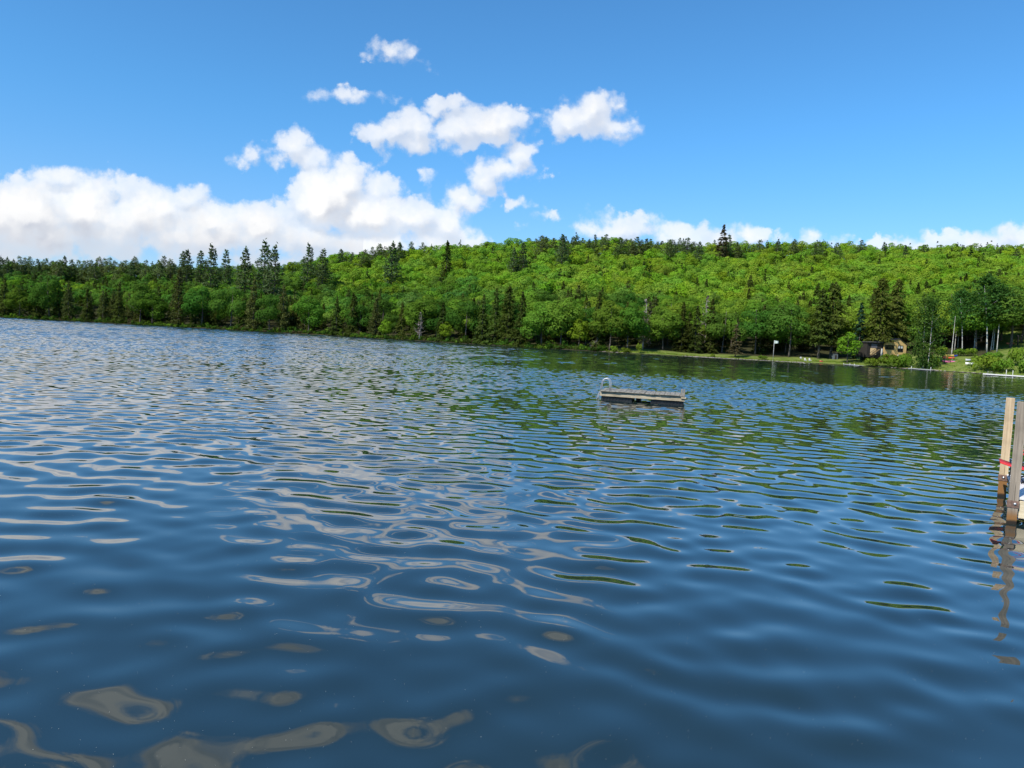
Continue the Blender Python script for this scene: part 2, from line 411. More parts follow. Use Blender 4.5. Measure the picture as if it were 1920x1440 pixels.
def at_ground(px, py, ymax=700):
    """where the line of sight through a photo pixel meets the land"""
    d = ray(px, py); Y = np.arange(140, ymax, .25)
    x = d[0] / d[1] * Y; z = CAM_H + d[2] / d[1] * Y; g_ = ground(x, Y)
    hit = np.nonzero((z <= g_) & (g_ > .2))[0]
    i = hit[0] if len(hit) else len(Y) - 1
    return np.array([x[i], Y[i], float(g_[i])])
def behind_shore(px, d, py=None):
    """a point on the land d metres behind the waterline, in the bearing of a photo column"""
    if py is None: py = np.interp(px, [a for a, *_ in SH], [b for _, b, _ in SH])
    u = _u(px, py); Y = float(shore(u)) + d; return np.array([u * Y, Y, float(ground(u * Y, Y))])

us = np.linspace(-1.5, 1.9, 360)
tt = np.concatenate([np.linspace(-40, 0, 9), np.linspace(1, 60, 50), np.linspace(64, 470, 84), np.linspace(520, 1500, 16)])
UU, TT = np.meshgrid(us, tt)
YY = shore(UU) + TT * np.where(TT > 60, (RIDGE - shore(UU)) / 400.0, 1.0); XX = UU * YY
V = np.stack([XX, YY, ground(XX, YY)], -1).reshape(-1, 3)
nr, nc = UU.shape; idx = np.arange(nr * nc).reshape(nr, nc)
Qd = np.stack([idx[:-1, :-1], idx[:-1, 1:], idx[1:, 1:], idx[1:, :-1]], -1).reshape(-1, 4)
def ground_fn(t):
    P = t.n('ShaderNodeNewGeometry').outputs['Position']
    f, _ = t.noise(P, 0.35, 6.0, 0.6); f2, _ = t.noise(P, 2.2, 5.0, 0.6)
    lawn = t.mix(t.smooth(f, .35, .65), col(.085, .135, .022), col(.16, .19, .045))
    lawn = t.mix(t.math('MULTIPLY', t.smooth(f2, .5, .75), .5), lawn, col(.19, .16, .07))
    floor = t.mix(t.smooth(f2, .35, .65), col(.030, .026, .014), col(.055, .06, .022))
    at = t.n('ShaderNodeAttribute', attribute_name='tint').outputs['Color']
    base = t.mix(t.sep(at)[0], floor, lawn)
    z = t.sep(P)[2]
    base = t.mix(t.smooth(t.math('ADD', z, t.math('MULTIPLY', f2, .25)), .42, .30), base, col(.028, .024, .018))
    return principled(t, base, .95, spec=.1)
def lawnness(x, y):
    u = x / y; d = y - shore(u); px = 960 + F * u
    a = np.clip((px - 1125) / 25, 0, 1) * np.clip((1600 - px) / 20, 0, 1) * np.clip((13 - d) / 3, 0, 1)
    b = np.clip((px - 1590) / 15, 0, 1) * np.clip((1740 - px) / 25, 0, 1) * np.clip((26 - d) / 4, 0, 1)
    c = np.clip((px - 1735) / 15, 0, 1) * np.clip((32 - d) / 8, 0, 1)
    e = np.clip((px - 1850) / 15, 0, 1) * np.clip((110 - d) / 8, 0, 1)
    return np.clip(np.maximum.reduce([a, b, c, e]), 0, 1)
lw = lawnness(V[:, 0], V[:, 1])
tag(link('terrain', np_mesh('terrain', V, Qd, mat('ground', ground_fn), np.stack([lw] * 3, -1), True)), kind='structure')

# ------------------------------------------------------------------ the lake
wr = np.random.default_rng(21)
NW = 72
lam = np.exp(wr.normal(math.log(0.55), 0.40, NW)).clip(.22, 1.9)
th = wr.normal(R(264), R(38), NW)                    # travel direction of each ripple train, mostly towards the camera
kk = 2 * math.pi / lam; kx = kk * np.cos(th); ky = kk * np.sin(th); ph = wr.uniform(0, 2 * math.pi, NW)
SLOPE = 0.060
wgt = np.exp(-((np.log(lam) - math.log(.60)) / .55) ** 2) * wr.uniform(.6, 1.3, NW)
slo = SLOPE * math.sqrt(2) * wgt / math.sqrt((wgt ** 2).sum())     # slope amplitude of each train
amp = slo / kk
def sstep(x, a, b):
    t = np.clip((x - a) / (b - a), 0, 1); return t * t * (3 - 2 * t)
def patch(x, y):
    """calmer and rougher patches of the surface (wind)"""
    u = x / np.maximum(y, .5)
    lens = .5 + .5 * np.sin(x * .09 + y * .05 + 1.1) * np.sin(y * .11 - x * .03) + .25 * np.sin(x * .23 - y * .31)
    yw = y + 4 * np.sin(x * .06 + .7) + 2.0 * np.sin(x * .19)
    right = sstep(u, -.20, .16)
    calm = right * sstep(yw, 58, 72) * (1 - sstep(yw, 170, 215))
    rough = sstep(u, -.25, .2) * sstep(yw, 30, 38) * (1 - sstep(yw, 54, 62))
    left = (1 - sstep(u, -.25, .1)) * sstep(y, 22, 70)
    near = 1 - sstep(y, 4.0, 13.0)
    mid = sstep(u, -.22, .12) * sstep(y, 8, 15) * (1 - sstep(yw, 27, 34))
    m = 1.0 - .45 * calm + .60 * rough + .75 * left - .22 * near - .36 * mid
    return m * (.86 + .28 * np.clip(lens, 0, 1))
def wave_z(x, y, step=0.02):
    z = np.zeros_like(x)
    for i in range(NW):
        z += amp[i] * sstep(lam[i] / step, 2.0, 3.6) * np.cos(kx[i] * x + ky[i] * y + ph[i])
    return z
ys = [0.7]
while ys[-1] < 640:
    y = ys[-1]; ys.append(y + (min(max(.010 * y, .026), .095) if y < 58 else min(.095 + (y - 58) * .0042, 1.7)))
ys = np.array(ys); us = np.linspace(-1.0, 1.1, 1500)
UU, YY = np.meshgrid(us, ys); XX = UU * YY
dy = np.gradient(ys)[:, None]; step = np.maximum(dy, YY * (us[1] - us[0])) * np.ones_like(UU)
pt = patch(XX, YY)
Zw = np.zeros_like(XX); lost = np.zeros_like(XX)
for i in range(NW):
    wgt_i = sstep(lam[i] / step, 2.0, 3.6)
    Zw += amp[i] * wgt_i * np.cos(kx[i] * XX + ky[i] * YY + ph[i])
    lost += slo[i] ** 2 / 2 * (1 - wgt_i ** 2)
# further out, where the short ripples are finer than the sheet, longer wavelets carry the same slopes
fill = np.sqrt(lost)
for lo_, hi_, y0_, y1_ in ((1.1, 2.4, 40, 150), (2.2, 4.5, 150, 320), (4.2, 7.5, 320, 900)):
    m = 30; l2 = wr.uniform(lo_, hi_, m); t2 = wr.normal(R(266), R(30), m); k2 = 2 * math.pi / l2; p2 = wr.uniform(0, 6.283, m); zz = np.zeros_like(XX)
    rows = np.nonzero((ys > y0_ - 45) & (ys < y1_ + 80))[0]; sl_ = slice(rows[0], rows[-1] + 1)
    for i in range(m): zz[sl_] += math.sqrt(2 / m) / k2[i] * np.cos(k2[i] * np.cos(t2[i]) * XX[sl_] + k2[i] * np.sin(t2[i]) * YY[sl_] + p2[i])
    env = sstep(YY, y0_ - 40, y0_ + 20) * (1 - sstep(YY, y1_ - 20, y1_ + 60)) if y0_ > 60 else (1 - sstep(YY, y1_ - 20, y1_ + 60))
    Zw += zz * fill * env
Zw *= pt
rip = np.sqrt(lost) * pt
V = np.stack([XX, YY, Zw], -1).reshape(-1, 3)
nr, nc = UU.shape; idx = np.arange(nr * nc).reshape(nr, nc)
Qd = np.stack([idx[:-1, :-1], idx[:-1, 1:], idx[1:, 1:], idx[1:, :-1]], -1).reshape(-1, 4)
# open water behind and beside the rippled sheet
o = len(V); ext = np.array([(-1400, -260, -.02), (1400, -260, -.02), (us[-1] * 640, 640, -.02), (us[-1] * .7, .7, -.02), (us[0] * .7, .7, -.02), (us[0] * 640, 640, -.02), (1400, 640, -.02), (-1400, 640, -.02)])
V = np.concatenate([V, ext]); Qd = np.concatenate([Qd, np.array([(o, o + 1, o + 3, o + 4), (o + 1, o + 6, o + 2, o + 3), (o + 7, o, o + 4, o + 5)])])
rr = np.concatenate([rip.ravel(), np.full(len(ext), SLOPE)])
def water_fn(t):
    P = t.n('ShaderNodeNewGeometry').outputs['Position']
    N = t.n('ShaderNodeNewGeometry').outputs['Normal']
    at = t.sep(t.n('ShaderNodeAttribute', attribute_name='tint').outputs['Color'])[0]
    _, c1 = t.noise(t.vmath('MULTIPLY', P, (1.0, 1.3, 1)), 1.0, 2.0, .65)
    sl = t.vmath('SCALE', t.vmath('SUBTRACT', c1, (.5, .5, .5)), scale=t.math('MINIMUM', .30, t.math('MULTIPLY', at, 3.5)))
    sl = t.vmath('MULTIPLY', sl, (1, 1, 0))
    nn = t.vmath('NORMALIZE', t.vmath('ADD', N, sl))
    f, _ = t.noise(P, .25, 3.0)
    body = t.mix(f, col(.008, .018, .020), col(.012, .024, .024))
    b = t.n('ShaderNodeBsdfPrincipled')
    t.put(b.inputs['Base Color'], body); t.put(b.inputs['Roughness'], t.math('MAXIMUM', .015, t.math('MINIMUM', .14, t.math('MULTIPLY', at, 1.2)))); b.inputs['IOR'].default_value = 1.8
    t.put(b.inputs['Normal'], nn)
    return b.outputs[0]
M['water'] = mat('water', water_fn)
tag(link('lake_water', np_mesh('lake_water', V, Qd, M['water'], np.stack([rr] * 3, -1), True)), kind='structure')

# ------------------------------------------------------------------ trees
def unit(v): return v / np.maximum(np.linalg.norm(v, axis=-1, keepdims=True), 1e-9)
def leaf_faces(cen, nrm, size, rs, aspect=.7, axis=None):
    """kite-shaped leaf clumps: centres, facing directions, sizes -> vertices (4 per clump)"""
    n = len(cen); nrm = unit(nrm)
    if axis is None: axis = rs.normal(size=(n, 3))
    t = unit(axis - nrm * (axis * nrm).sum(1, keepdims=True)); b = np.cross(nrm, t)
    s = np.asarray(size).reshape(-1, 1) * np.ones((n, 1)); k = rs.uniform(-.25, .25, (n, 1))
    return np.stack([cen - t * s, cen + b * s * aspect + t * s * k, cen + t * s + nrm * s * .15, cen - b * s * aspect - t * s * k], 1).reshape(-1, 3)
def leaf_mesh_data(cen, nrm, size, tint, rs, aspect=.7, axis=None, var=.10):
    V = leaf_faces(cen, nrm, size, rs, aspect, axis)
    c = np.asarray(tint)[None, :] * (1 + rs.uniform(-var, var, (len(cen), 1))) * (1 + rs.uniform(-.06, .06, (len(cen), 3)))
    return V, np.repeat(c, 4, 0)
def quads_of(n): return np.arange(n).reshape(-1, 4)

T_MAPLE = (.128, .228, .024); T_DARK = (.060, .140, .020); T_YOUNG = (.150, .285, .022); T_HEM = (.064, .092, .020); T_PINE = (.090, .138, .058)
T_SPRUCE = (.105, .090, .045); T_BIRCH = (.058, .125, .026); T_BLUE = (.035, .085, .042); T_SHRUB = (.120, .200, .022); T_DEAD = (.26, .225, .205)

def broad_crown(seed, H, Rc, n, size, tint=T_MAPLE, low=.22, lobes=20, flat=.78):
    rs = np.random.default_rng(seed); P = []; N = []
    cz = H * (low + 1) / 2; rz = H * (1 - low) / 2
    L = 0
    while L < lobes:
        d = unit(rs.normal(size=3))
        if d[2] < -.55: continue
        k = rs.uniform(.5, .78); c = np.array([d[0] * Rc * k, d[1] * Rc * k, cz + d[2] * rz * k])
        taper = 1 - .25 * max(0, d[2]); rl = Rc * rs.uniform(.32, .54) * taper; m = int(n / lobes * (rl / (.4 * Rc)) ** 2)
        q = unit(rs.normal(size=(m, 3)) + np.array([0, 0, .35]) + d * .25)
        P.append(c + q * rl * rs.uniform(.84, 1.08, (m, 1)) * np.array([1, 1, flat])); N.append(q + rs.normal(size=(m, 3)) * .20 + np.array([0, 0, .05])); L += 1
    P = np.concatenate(P); N = np.concatenate(N)
    P[:, 2] = np.clip(P[:, 2], .05 * H, None)
    return leaf_mesh_data(P, N, rs.uniform(.55, 1.15, len(P)) * size, tint, rs)
def hemlock_crown(seed, H, Rb, n, size, tint=T_HEM, low=.06, power=.75, droop=.28, ragged=.55):
    rs = np.random.default_rng(seed); P = []; N = []; A = []
    ph = rs.uniform(0, 6.28, 4)
    nb = max(30, n // 14)
    for i in range(nb):
        t = rs.uniform(0, 1) ** 1.25; z = H * (low + (1 - low) * t); az = rs.uniform(0, 6.283)
        r = Rb * (1 - t) ** power * (1 - ragged * .5 + ragged * .5 * math.sin(az * 2 + t * 17 + ph[0]) * math.sin(t * 29 + ph[1])) * rs.uniform(.65, 1.12) + .12
        m = max(5, int(14 * (.4 + r / Rb)))
        f = rs.uniform(.25, 1, m) ** .7; dirv = np.array([math.cos(az), math.sin(az), 0]); side = np.array([-dirv[1], dirv[0], 0])
        sp = rs.normal(size=m) * .24 * (1.15 - f) * r + rs.normal(size=m) * .12
        p = dirv * (f * r)[:, None] + side * sp[:, None]; p[:, 2] = z - droop * r * f ** 2 - np.abs(rs.normal(size=m)) * .25
        P.append(p); N.append(np.array([0, 0, 1]) + dirv * .55 + rs.normal(size=(m, 3)) * .38); A.append(dirv + np.array([0, 0, -.55]) + rs.normal(size=(m, 3)) * .3)
    P = np.concatenate(P); N = np.concatenate(N); A = np.concatenate(A)
    return leaf_mesh_data(P, N, rs.uniform(.6, 1.2, len(P)) * size, tint, rs, .42, A, .16)
def pine_crown(seed, H, Rb, size, tint=T_PINE, low=.38, step=.058, rise=.12, dens=1.0, point=1.25):
    rs = np.random.default_rng(seed); P = []; N = []; A = []; br = []
    z = low
    while z < .985:
        k = 5 if z < .85 else 4; a0 = rs.uniform(0, 6.28)
        prof = (1 - ((z - low) / (1 - low)) ** point) * .85 + .15
        if z < low + .12: prof *= .75
        for j in range(k):
            if rs.uniform() < .14: continue
            az = a0 + j * 6.283 / k + rs.normal() * .25; L = Rb * prof * rs.uniform(.55, 1.15)
            up = rise + .35 * max(0, z - .8) / .2
            d = np.array([math.cos(az), math.sin(az), up]); side = np.array([-d[1], d[0], 0]); base = np.array([0, 0, z * H])
            br.append((base, base + d * L * .95))
            m = max(4, int(22 * L / Rb * dens) + 3); f = rs.uniform(.38, 1.02, m)
            p = base + d * (f * L)[:, None] + side * (rs.normal(size=m) * .17 * L)[:, None]; p[:, 2] += rs.normal(size=m) * .20 * L ** .5 + .06 * L * f ** 2
            P.append(p); N.append(np.array([0, 0, 1]) + rs.normal(size=(m, 3)) * .5); A.append(d + rs.normal(size=(m, 3)) * .35)
        z += step * rs.uniform(.75, 1.3)
    m = 14; p = rs.normal(size=(m, 3)) * np.array([.25, .25, .5]); p[:, 2] += H - .5; P.append(p); N.append(rs.normal(size=(m, 3))); A.append(np.tile([0, 0, 1.], (m, 1)))
    P = np.concatenate(P); N = np.concatenate(N); A = np.concatenate(A)
    return leaf_mesh_data(P, N, rs.uniform(.65, 1.2, len(P)) * size, tint, rs, .5, A, .16), br
def birch_crown(seed, H, Rc, n, size, tint=T_BIRCH, low=.28):
    rs = np.random.default_rng(seed); P = []; N = []
    for i in range(46):
        t = rs.uniform(0, 1); z = H * (low + (1 - low) * t); az = rs.uniform(0, 6.283); r = Rc * (math.sin(math.pi * min(1, .18 + .80 * t)) ** .8) * rs.uniform(.25, 1.0)
        c = np.array([math.cos(az) * r, math.sin(az) * r, z]); m = int(n / 46); rl = Rc * rs.uniform(.16, .34)
        q = rs.normal(size=(m, 3)) * rl * np.array([1, 1, .8]); q[:, 2] -= .3 * np.hypot(q[:, 0], q[:, 1])
        P.append(c + q); N.append(rs.normal(size=(m, 3)) * .6 + np.array([0, 0, .6]))
    P = np.concatenate(P); N = np.concatenate(N)
    return leaf_mesh_data(P, N, rs.uniform(.6, 1.2, len(P)) * size, tint, rs)
def trunk_mb(H, r, seed, limbs=6, lo=.25, hi=.8, reach=.22, lean=(0, 0), bend=.02, top=.9):
    rs = np.random.default_rng(seed); mb = MB(); pts = []; n = 9; ph = rs.uniform(0, 6.28, 2)
    for i in range(n):
        t = i / (n - 1) * top; pts.append((lean[0] * t * H + bend * H * math.sin(t * 3.0 + ph[0]) - bend * H * math.sin(ph[0]), lean[1] * t * H + bend * H * math.sin(t * 2.4 + ph[1]) - bend * H * math.sin(ph[1]), t * H - (.3 if i == 0 else 0)))
    mb.tube(pts, [r * (1.25 if i == 0 else 1) * (1 - .88 * i / (n - 1)) + .012 for i in range(n)], 7)
    for _ in range(limbs):
        t = rs.uniform(lo, hi); k = t / top * (n - 1); i = int(min(k, n - 2)); p = np.array(pts[i]) + (np.array(pts[i + 1]) - np.array(pts[i])) * (k - i)
        az = rs.uniform(0, 6.283); L = H * reach * rs.uniform(.5, 1.1) * (1.15 - t); d = np.array([math.cos(az), math.sin(az), rs.uniform(.25, .9)])
        q = [p, p + d * L * .5, p + d * L + np.array([0, 0, L * .15])]; rb = r * .35 * (1.1 - t)
        mb.tube(q, [rb, rb * .6, rb * .2 + .006], 5)
    return mb

def crown_mesh(name, data, m): return np_mesh(name, data[0], quads_of(len(data[0])), m, data[1])
class Kind: pass
K = {}
def kind(key, name, cat, variants): K[key] = (name, cat, variants)   # variants: (height, crown mesh, trunk mesh)
def mk(key, name, cat, H, crowns, trunks, bark='bark', leaf='leaf'):
    vs_ = []
    for c, tmb in zip(crowns, trunks): vs_.append((H, crown_mesh(key + '_crown', c, M[leaf]), tmb.mesh(key + '_trunk', M[bark], True)))
    kind(key, name, cat, vs_)
def trunks(n, H, r, **kw): return [trunk_mb(H, r, 50 + i, **kw) for i in range(n)]
mk('broad', 'broadleaf_tree', 'tree', 15, [broad_crown(i, 15, 6.4, 5200, .31, T_MAPLE, .12, 15) for i in range(5)], trunks(5, 15, .24, limbs=9, reach=.4))
mk('dark', 'broadleaf_tree', 'tree', 15, [broad_crown(20 + i, 15, 6.2, 5200, .31, T_DARK, .08, 16) for i in range(3)], trunks(3, 15, .24, limbs=9, reach=.4))
mk('edge', 'broadleaf_tree', 'tree', 15, [broad_crown(25 + i, 15, 5.4, 5400, .30, (.090, .190, .022), .02, 22) for i in range(3)], trunks(3, 15, .2, limbs=7, reach=.35))
mk('young', 'broadleaf_tree', 'tree', 8, [broad_crown(30 + i, 8, 2.9, 1500, .27, T_YOUNG, .04, 24) for i in range(2)], trunks(2, 8, .12))
mk('hem', 'hemlock_tree', 'tree', 18, [hemlock_crown(40 + i, 18, 4.6, 4200, .42, low=.03) for i in range(5)], trunks(5, 18, .26, limbs=0, top=.97, bend=.006))
mk('bighem', 'hemlock_tree', 'tree', 22, [hemlock_crown(48 + i, 22, 6.6, 7200, .46, (.074, .100, .020), .17, .5, .26, .7) for i in range(3)], trunks(3, 22, .36, limbs=4, lo=.1, hi=.3, bend=.006))
pc = [pine_crown(60 + i, 20, 4.2, .44, step=.043, dens=1.7, low=.25) for i in range(5)]
def pine_trunk(H, r, seed, br):
    mb = trunk_mb(H, r, seed, limbs=0, top=.985, bend=.006)
    for a, b in br: mb.tube([a, (np.array(a) + b) / 2, b], [.07, .05, .02], 4, False)
    return mb
mk('highhem', 'hemlock_tree', 'tree', 22, [hemlock_crown(55 + i, 22, 6.8, 6800, .46, (.074, .100, .020), .24, .5, .22, .7) for i in range(2)], trunks(2, 22, .42, limbs=3, lo=.2, hi=.3, bend=.006))
mk('pine', 'white_pine', 'tree', 20, [c for c, _ in pc], [pine_trunk(20, .26, 70 + i, b) for i, (_, b) in enumerate(pc)], 'bark', 'needle')
pc = [pine_crown(80 + i, 20, 4.8, .46, (.085, .105, .032), .06, .042, -.03, 2.3) for i in range(3)]
pc2 = [pine_crown(260 + i, 20, 4.6, .42, (.115, .160, .062), .22, .043, .15, 1.8, 2.4) for i in range(4)]
mk('ridge', 'white_pine', 'tree', 20, [c for c, _ in pc2], [pine_trunk(20, .24, 270 + i, b) for i, (_, b) in enumerate(pc2)], 'bark', 'needle')
mk('shelf', 'white_pine', 'tree', 20, [c for c, _ in pc], [pine_trunk(20, .26, 90 + i, b) for i, (_, b) in enumerate(pc)], 'bark', 'needle')
mk('spruce', 'spruce_tree', 'tree', 18, [hemlock_crown(100 + i, 18, 3.4, 2000, .46, T_SPRUCE, .12, .85, .16, .35) for i in range(2)], trunks(2, 18, .22, limbs=0, top=.97, bend=.004), leaf='needle')
mk('blue', 'spruce_tree', 'tree', 16, [hemlock_crown(110 + i, 16, 3.6, 2400, .45, T_BLUE, .03, .8, .22, .3) for i in range(2)], trunks(2, 16, .2, limbs=0, top=.97, bend=.004), leaf='needle')
mk('birch', 'birch_tree', 'tree', 18, [birch_crown(120 + i, 18, 3.6, 2100, .30) for i in range(4)], [trunk_mb(18, .17, 125 + i, limbs=7, lo=.4, hi=.85, reach=.22, bend=.012) for i in range(4)], 'birch')
mk('dead', 'dead_tree', 'tree', 12, [hemlock_crown(140 + i, 12, 2.4, 420, .34, T_DEAD, .15, .8, .2, .6) for i in range(2)], [trunk_mb(12, .16, 145 + i, limbs=26, lo=.15, hi=.9, reach=.28) for i in range(2)], 'dead_bark')
def shrub_data(seed, n=520, tint=T_SHRUB, h=2.0, r=1.7):
    return broad_crown(seed, h, r, n, .20, tint, 0.0, 14)
for nm_, tint_ in (('shrub', T_SHRUB), ('darkshrub', T_MAPLE)):
    kind(nm_, 'shrub', 'shrub', [(2.0, crown_mesh('shrub_foliage', shrub_data(150 + i, 620, tint_), M['leaf']), None) for i in range(3)])

tr = np.random.default_rng(5); first = {}
def plant(key, p, H, label, group=None, parts=True, wide=1.0, rz=None, v=None, lean=0.0):
    """one tree standing on the land; its trunk and crown are parts when they can be told apart"""
    name, cat, vs_ = K[key]; v = int(tr.integers(len(vs_))) if v is None else v % len(vs_)
    H0, cm, tm = vs_[v]; s = H / H0; rz = tr.uniform(0, 6.283) if rz is None else rz
    if parts and tm is not None:
        if (key, v) not in first:
            o = thing(name, label, cat); link('trunk', tm, o); link('crown', cm, o); first[(key, v)] = o
        else: o = dup(first[(key, v)], (0, 0, 0))
    else:
        o = bpy.data.objects.new(name, cm); C.objects.link(o)
    o.location = tuple(p); o.rotation_euler = (0, lean, rz); o.scale = (s * wide, s * wide, s)
    o['label'] = label; o['category'] = cat
    if group: o['group'] = group
    elif 'group' in o: del o['group']
    return o

# trees one can tell apart along the waterline: photo column, kind, photo row of the top, metres behind the water, label
ROW = [
 (8, 'hem', 520, 5, 'dark olive conifer at the left end of the far shore'),
 (36, 'edge', 536, 3, 'rounded bright green tree first from the left along the far shore'),
 (68, 'hem', 545, 3, 'olive conifer just right of the first round green tree'),
 (92, 'dark', 522, 6, 'dark blue green rounded tree in the left third of the far shore'),
 (128, 'shelf', 528, 4, 'shelf branched pine left of the darkest gap in the far shore'),
 (163, 'hem', 540, 2, 'low bushy olive conifer by the water in the left quarter'),
 (192, 'shelf', 545, 6, 'dark layered pine with bare trunk showing on the left shore'),
 (222, 'hem', 530, 3, 'tall olive conifer between two dark pines on the left shore'),
 (262, 'dark', 525, 5, 'dark leafy tree beside the pale green tree on the left shore'),
 (285, 'edge', 548, 3, 'pale green broadleaf tree standing at the water left of the brown pine'),
 (334, 'shelf', 506, 4, 'tall brownish pine with wide level branches at the left shore'),
 (378, 'dark', 535, 3, 'dark rounded tree right of the tall brownish pine'),
 (432, 'dark', 530, 4, 'dark green tree under the ridge pines at the left shore'),
 (474, 'shelf', 524, 3, 'shelf branched brownish pine below the twin ridge pines'),
 (505, 'dark', 550, 3, 'leafy dark tree next to the shelf branched brownish pine'),
 (530, 'shelf', 535, 4, 'pine with level boughs left of a bright round tree'),
 (578, 'edge', 552, 2, 'bright green tree spreading low over the water on the left half'),
 (630, 'hem', 556, 2, 'brown tinged conifer overhanging the water left of centre'),
 (660, 'hem', 548, 6, 'pointed olive conifer behind the brown tinged one'),
 (703, 'shelf', 560, 2, 'layered pine with pale drooping boughs left of centre'),
 (722, 'young', 598, 1, 'small round bright tree at the water below the layered pine'),
 (752, 'hem', 566, 4, 'slim conifer left of the tangle of bare branches'),
 (788, 'edge', 552, 6, 'light green tree above the bare branches at the water'),
 (828, 'hem', 565, 3, 'olive conifer just left of the low round bush tree'),
 (836, 'young', 602, 1, 'low round bright green tree touching the water near the centre'),
 (872, 'dark', 560, 4, 'dark leafy tree between the low round tree and the conifer stand'),
 (903, 'hem', 550, 2, 'first conifer of the olive stand at the centre of the shore'),
 (926, 'hem', 540, 4, 'second conifer of the olive stand at the centre of the shore'),
 (950, 'bighem', 535, 6, 'widest conifer of the olive stand at the centre of the shore'),
 (975, 'hem', 545, 2, 'last conifer of the olive stand beside the bright crown'),
 (1015, 'edge', 562, 3, 'bright yellow green crown right of the central conifer stand'),
 (1050, 'edge', 552, 5, 'large green tree between the bright crown and the dark cleft'),
 (1084, 'young', 596, 2, 'small light tree left of the fallen grey top'),
 (1118, 'hem', 545, 6, 'dark tall conifer above the fallen grey top'),
 (1142, 'edge', 560, 3, 'green tree just right of the fallen grey top'),
 (1176, 'edge', 562, 4, 'full leafy tree at the left end of the mown strip'),
 (1204, 'dead', 560, 12, 'grey leafless conifer standing over the left of the mown strip'),
 (1242, 'edge', 570, 14, 'green maple leaning over the left half of the mown strip'),
 (1276, 'hem', 566, 14, 'first dark cedar behind the mown strip'),
 (1302, 'hem', 572, 13, 'second dark cedar behind the mown strip'),
 (1330, 'hem', 560, 15, 'third and tallest cedar behind the mown strip'),
 (1378, 'spruce', 598, 4, 'spindly brown spruce standing alone on the mown strip'),
 (1352, 'dark', 574, 16, 'dark broadleaf tree behind the spindly spruce'),
 (1415, 'dark', 570, 17, 'dark spreading tree left of the flagpole'),
 (1478, 'dark', 566, 12, 'rounded maple right of the flagpole over the white chairs'),
 (1533, 'highhem', 540, 9, 'broad hemlock with bare lower trunk behind the white chairs'),
 (1556, 'highhem', 528, 11, 'tall hemlock with bare trunk left of the bright young tree'),
 (1607, 'blue', 566, 15, 'blue green spruce leaning against the big hemlocks by the cottage'),
 (1588, 'young', 620, 1.5, 'bright young leafy tree at the water left of the cottage'),
 (1643, 'highhem', 520, 16, 'huge olive hemlock with dark trunk before the cottage porch'),
 (1672, 'bighem', 522, 33, 'second huge hemlock hanging over the yellow gable'),
]
for (px, key, top, d, label) in ROW:
    p = behind_shore(px, d); base_v = (p[2] - CAM_H) / p[1]
    v = uv_of(px, top)[1]; H = (v - base_v) * p[1]
    w = {'hem': 1.15, 'edge': 1.2, 'bighem': 1.12, 'highhem': 1.15, 'shelf': 1.0, 'broad': 1.15, 'dark': 1.15}.get(key, 1.0) * (15 / max(H, 9)) ** .35
    if key in ('young', 'spruce', 'blue', 'dead'): w = 1.0
    if key in ('spruce',): w = 1.35
    plant(key, p, H, label, wide=w)

# pines and spruces that stand out against the sky: column, kind, row of the top, distance, label
SKYLINE = [
 (344, 'pine', 472, 600, 'open crowned ridge pine first of the line above the left wood'), (352, 'pine', 468, 585, 'bushy ridge pine second of the line above the left wood'),
 (377, 'pine', 471, 600, 'thin ridge pine just left of the tallest of the left line'), (398, 'pine', 459, 560, 'tallest dark pine of the line on the left ridge'),
 (425, 'pine', 469, 600, 'slim small ridge pine between two larger ones on the left'), (462, 'pine', 465, 545, 'cone shaped ridge pine left of the twin pines'),
 (498, 'pine', 452, 545, 'thinner left one of the twin pines on the ridge'), (516, 'pine', 460, 520, 'fuller right one of the twin pines on the ridge'),
 (580, 'pine', 457, 590, 'pine with one long arm against the clouds right of the twins'), (607, 'pine', 467, 560, 'narrow pine rising out of the bright crowns right of the twins'),
 (738, 'pine', 455, 540, 'dark pine poking above the bright slope left of centre'), (840, 'hem', 450, 560, 'lone dark conifer on the skyline left of centre'),
 (965, 'pine', 464, 560, 'left one of two dark pines in the bright slope at the centre'), (982, 'pine', 456, 560, 'right one of two dark pines in the bright slope at the centre'),
 (1056, 'pine', 440, 600, 'brownish pine standing before the ridge pines at the centre'), (1358, 'spruce', 421, 640, 'big brown spruce towering alone over the right ridge'),
 (1368, 'pine', 440, 660, 'short pine half hidden by the big brown spruce'), (1460, 'pine', 448, 660, 'brownish flat pine right of the big spruce'),
]
for (px, key, top, Y, label) in SKYLINE:
    u, v = uv_of(px, top); z = float(ground(u * Y, Y)); H = CAM_H + v * Y - z
    plant(key, (u * Y, Y, z), max(H, 8), label, wide=1.0 if key != 'spruce' else 1.45)
n_ridge = 0
def ridge_run(x0, x1, step, rise, label, keys=('ridge', 'ridge', 'pine')):
    px = x0
    while px < x1:
        key = keys[int(tr.integers(len(keys)))]; Y = tr.uniform(640, 705)
        top = np.interp(px, [a for a, _ in SK], [b for _, b in SK]) - rise * tr.uniform(.35, 1.25)
        u, v = uv_of(px, top); z = float(ground(u * Y, Y)); H = CAM_H + v * Y - z
        plant(key, (u * Y, Y, z), float(np.clip(H, 9, 27)), label, 'ridge pines', parts=True, wide=tr.uniform(1.0, 1.5)); px += step * tr.uniform(.6, 1.4)
ridge_run(-60, 335, 10.5, 17, 'dark pine in the closed row along the left skyline')
ridge_run(640, 800, 20, 11, 'small pine in the thin row on the skyline left of centre')
ridge_run(1005, 1320, 11.5, 12, 'grey green pine in the dense row on the ridge right of centre')
ridge_run(1340, 1960, 34, 8, 'small scattered pine on the right skyline')

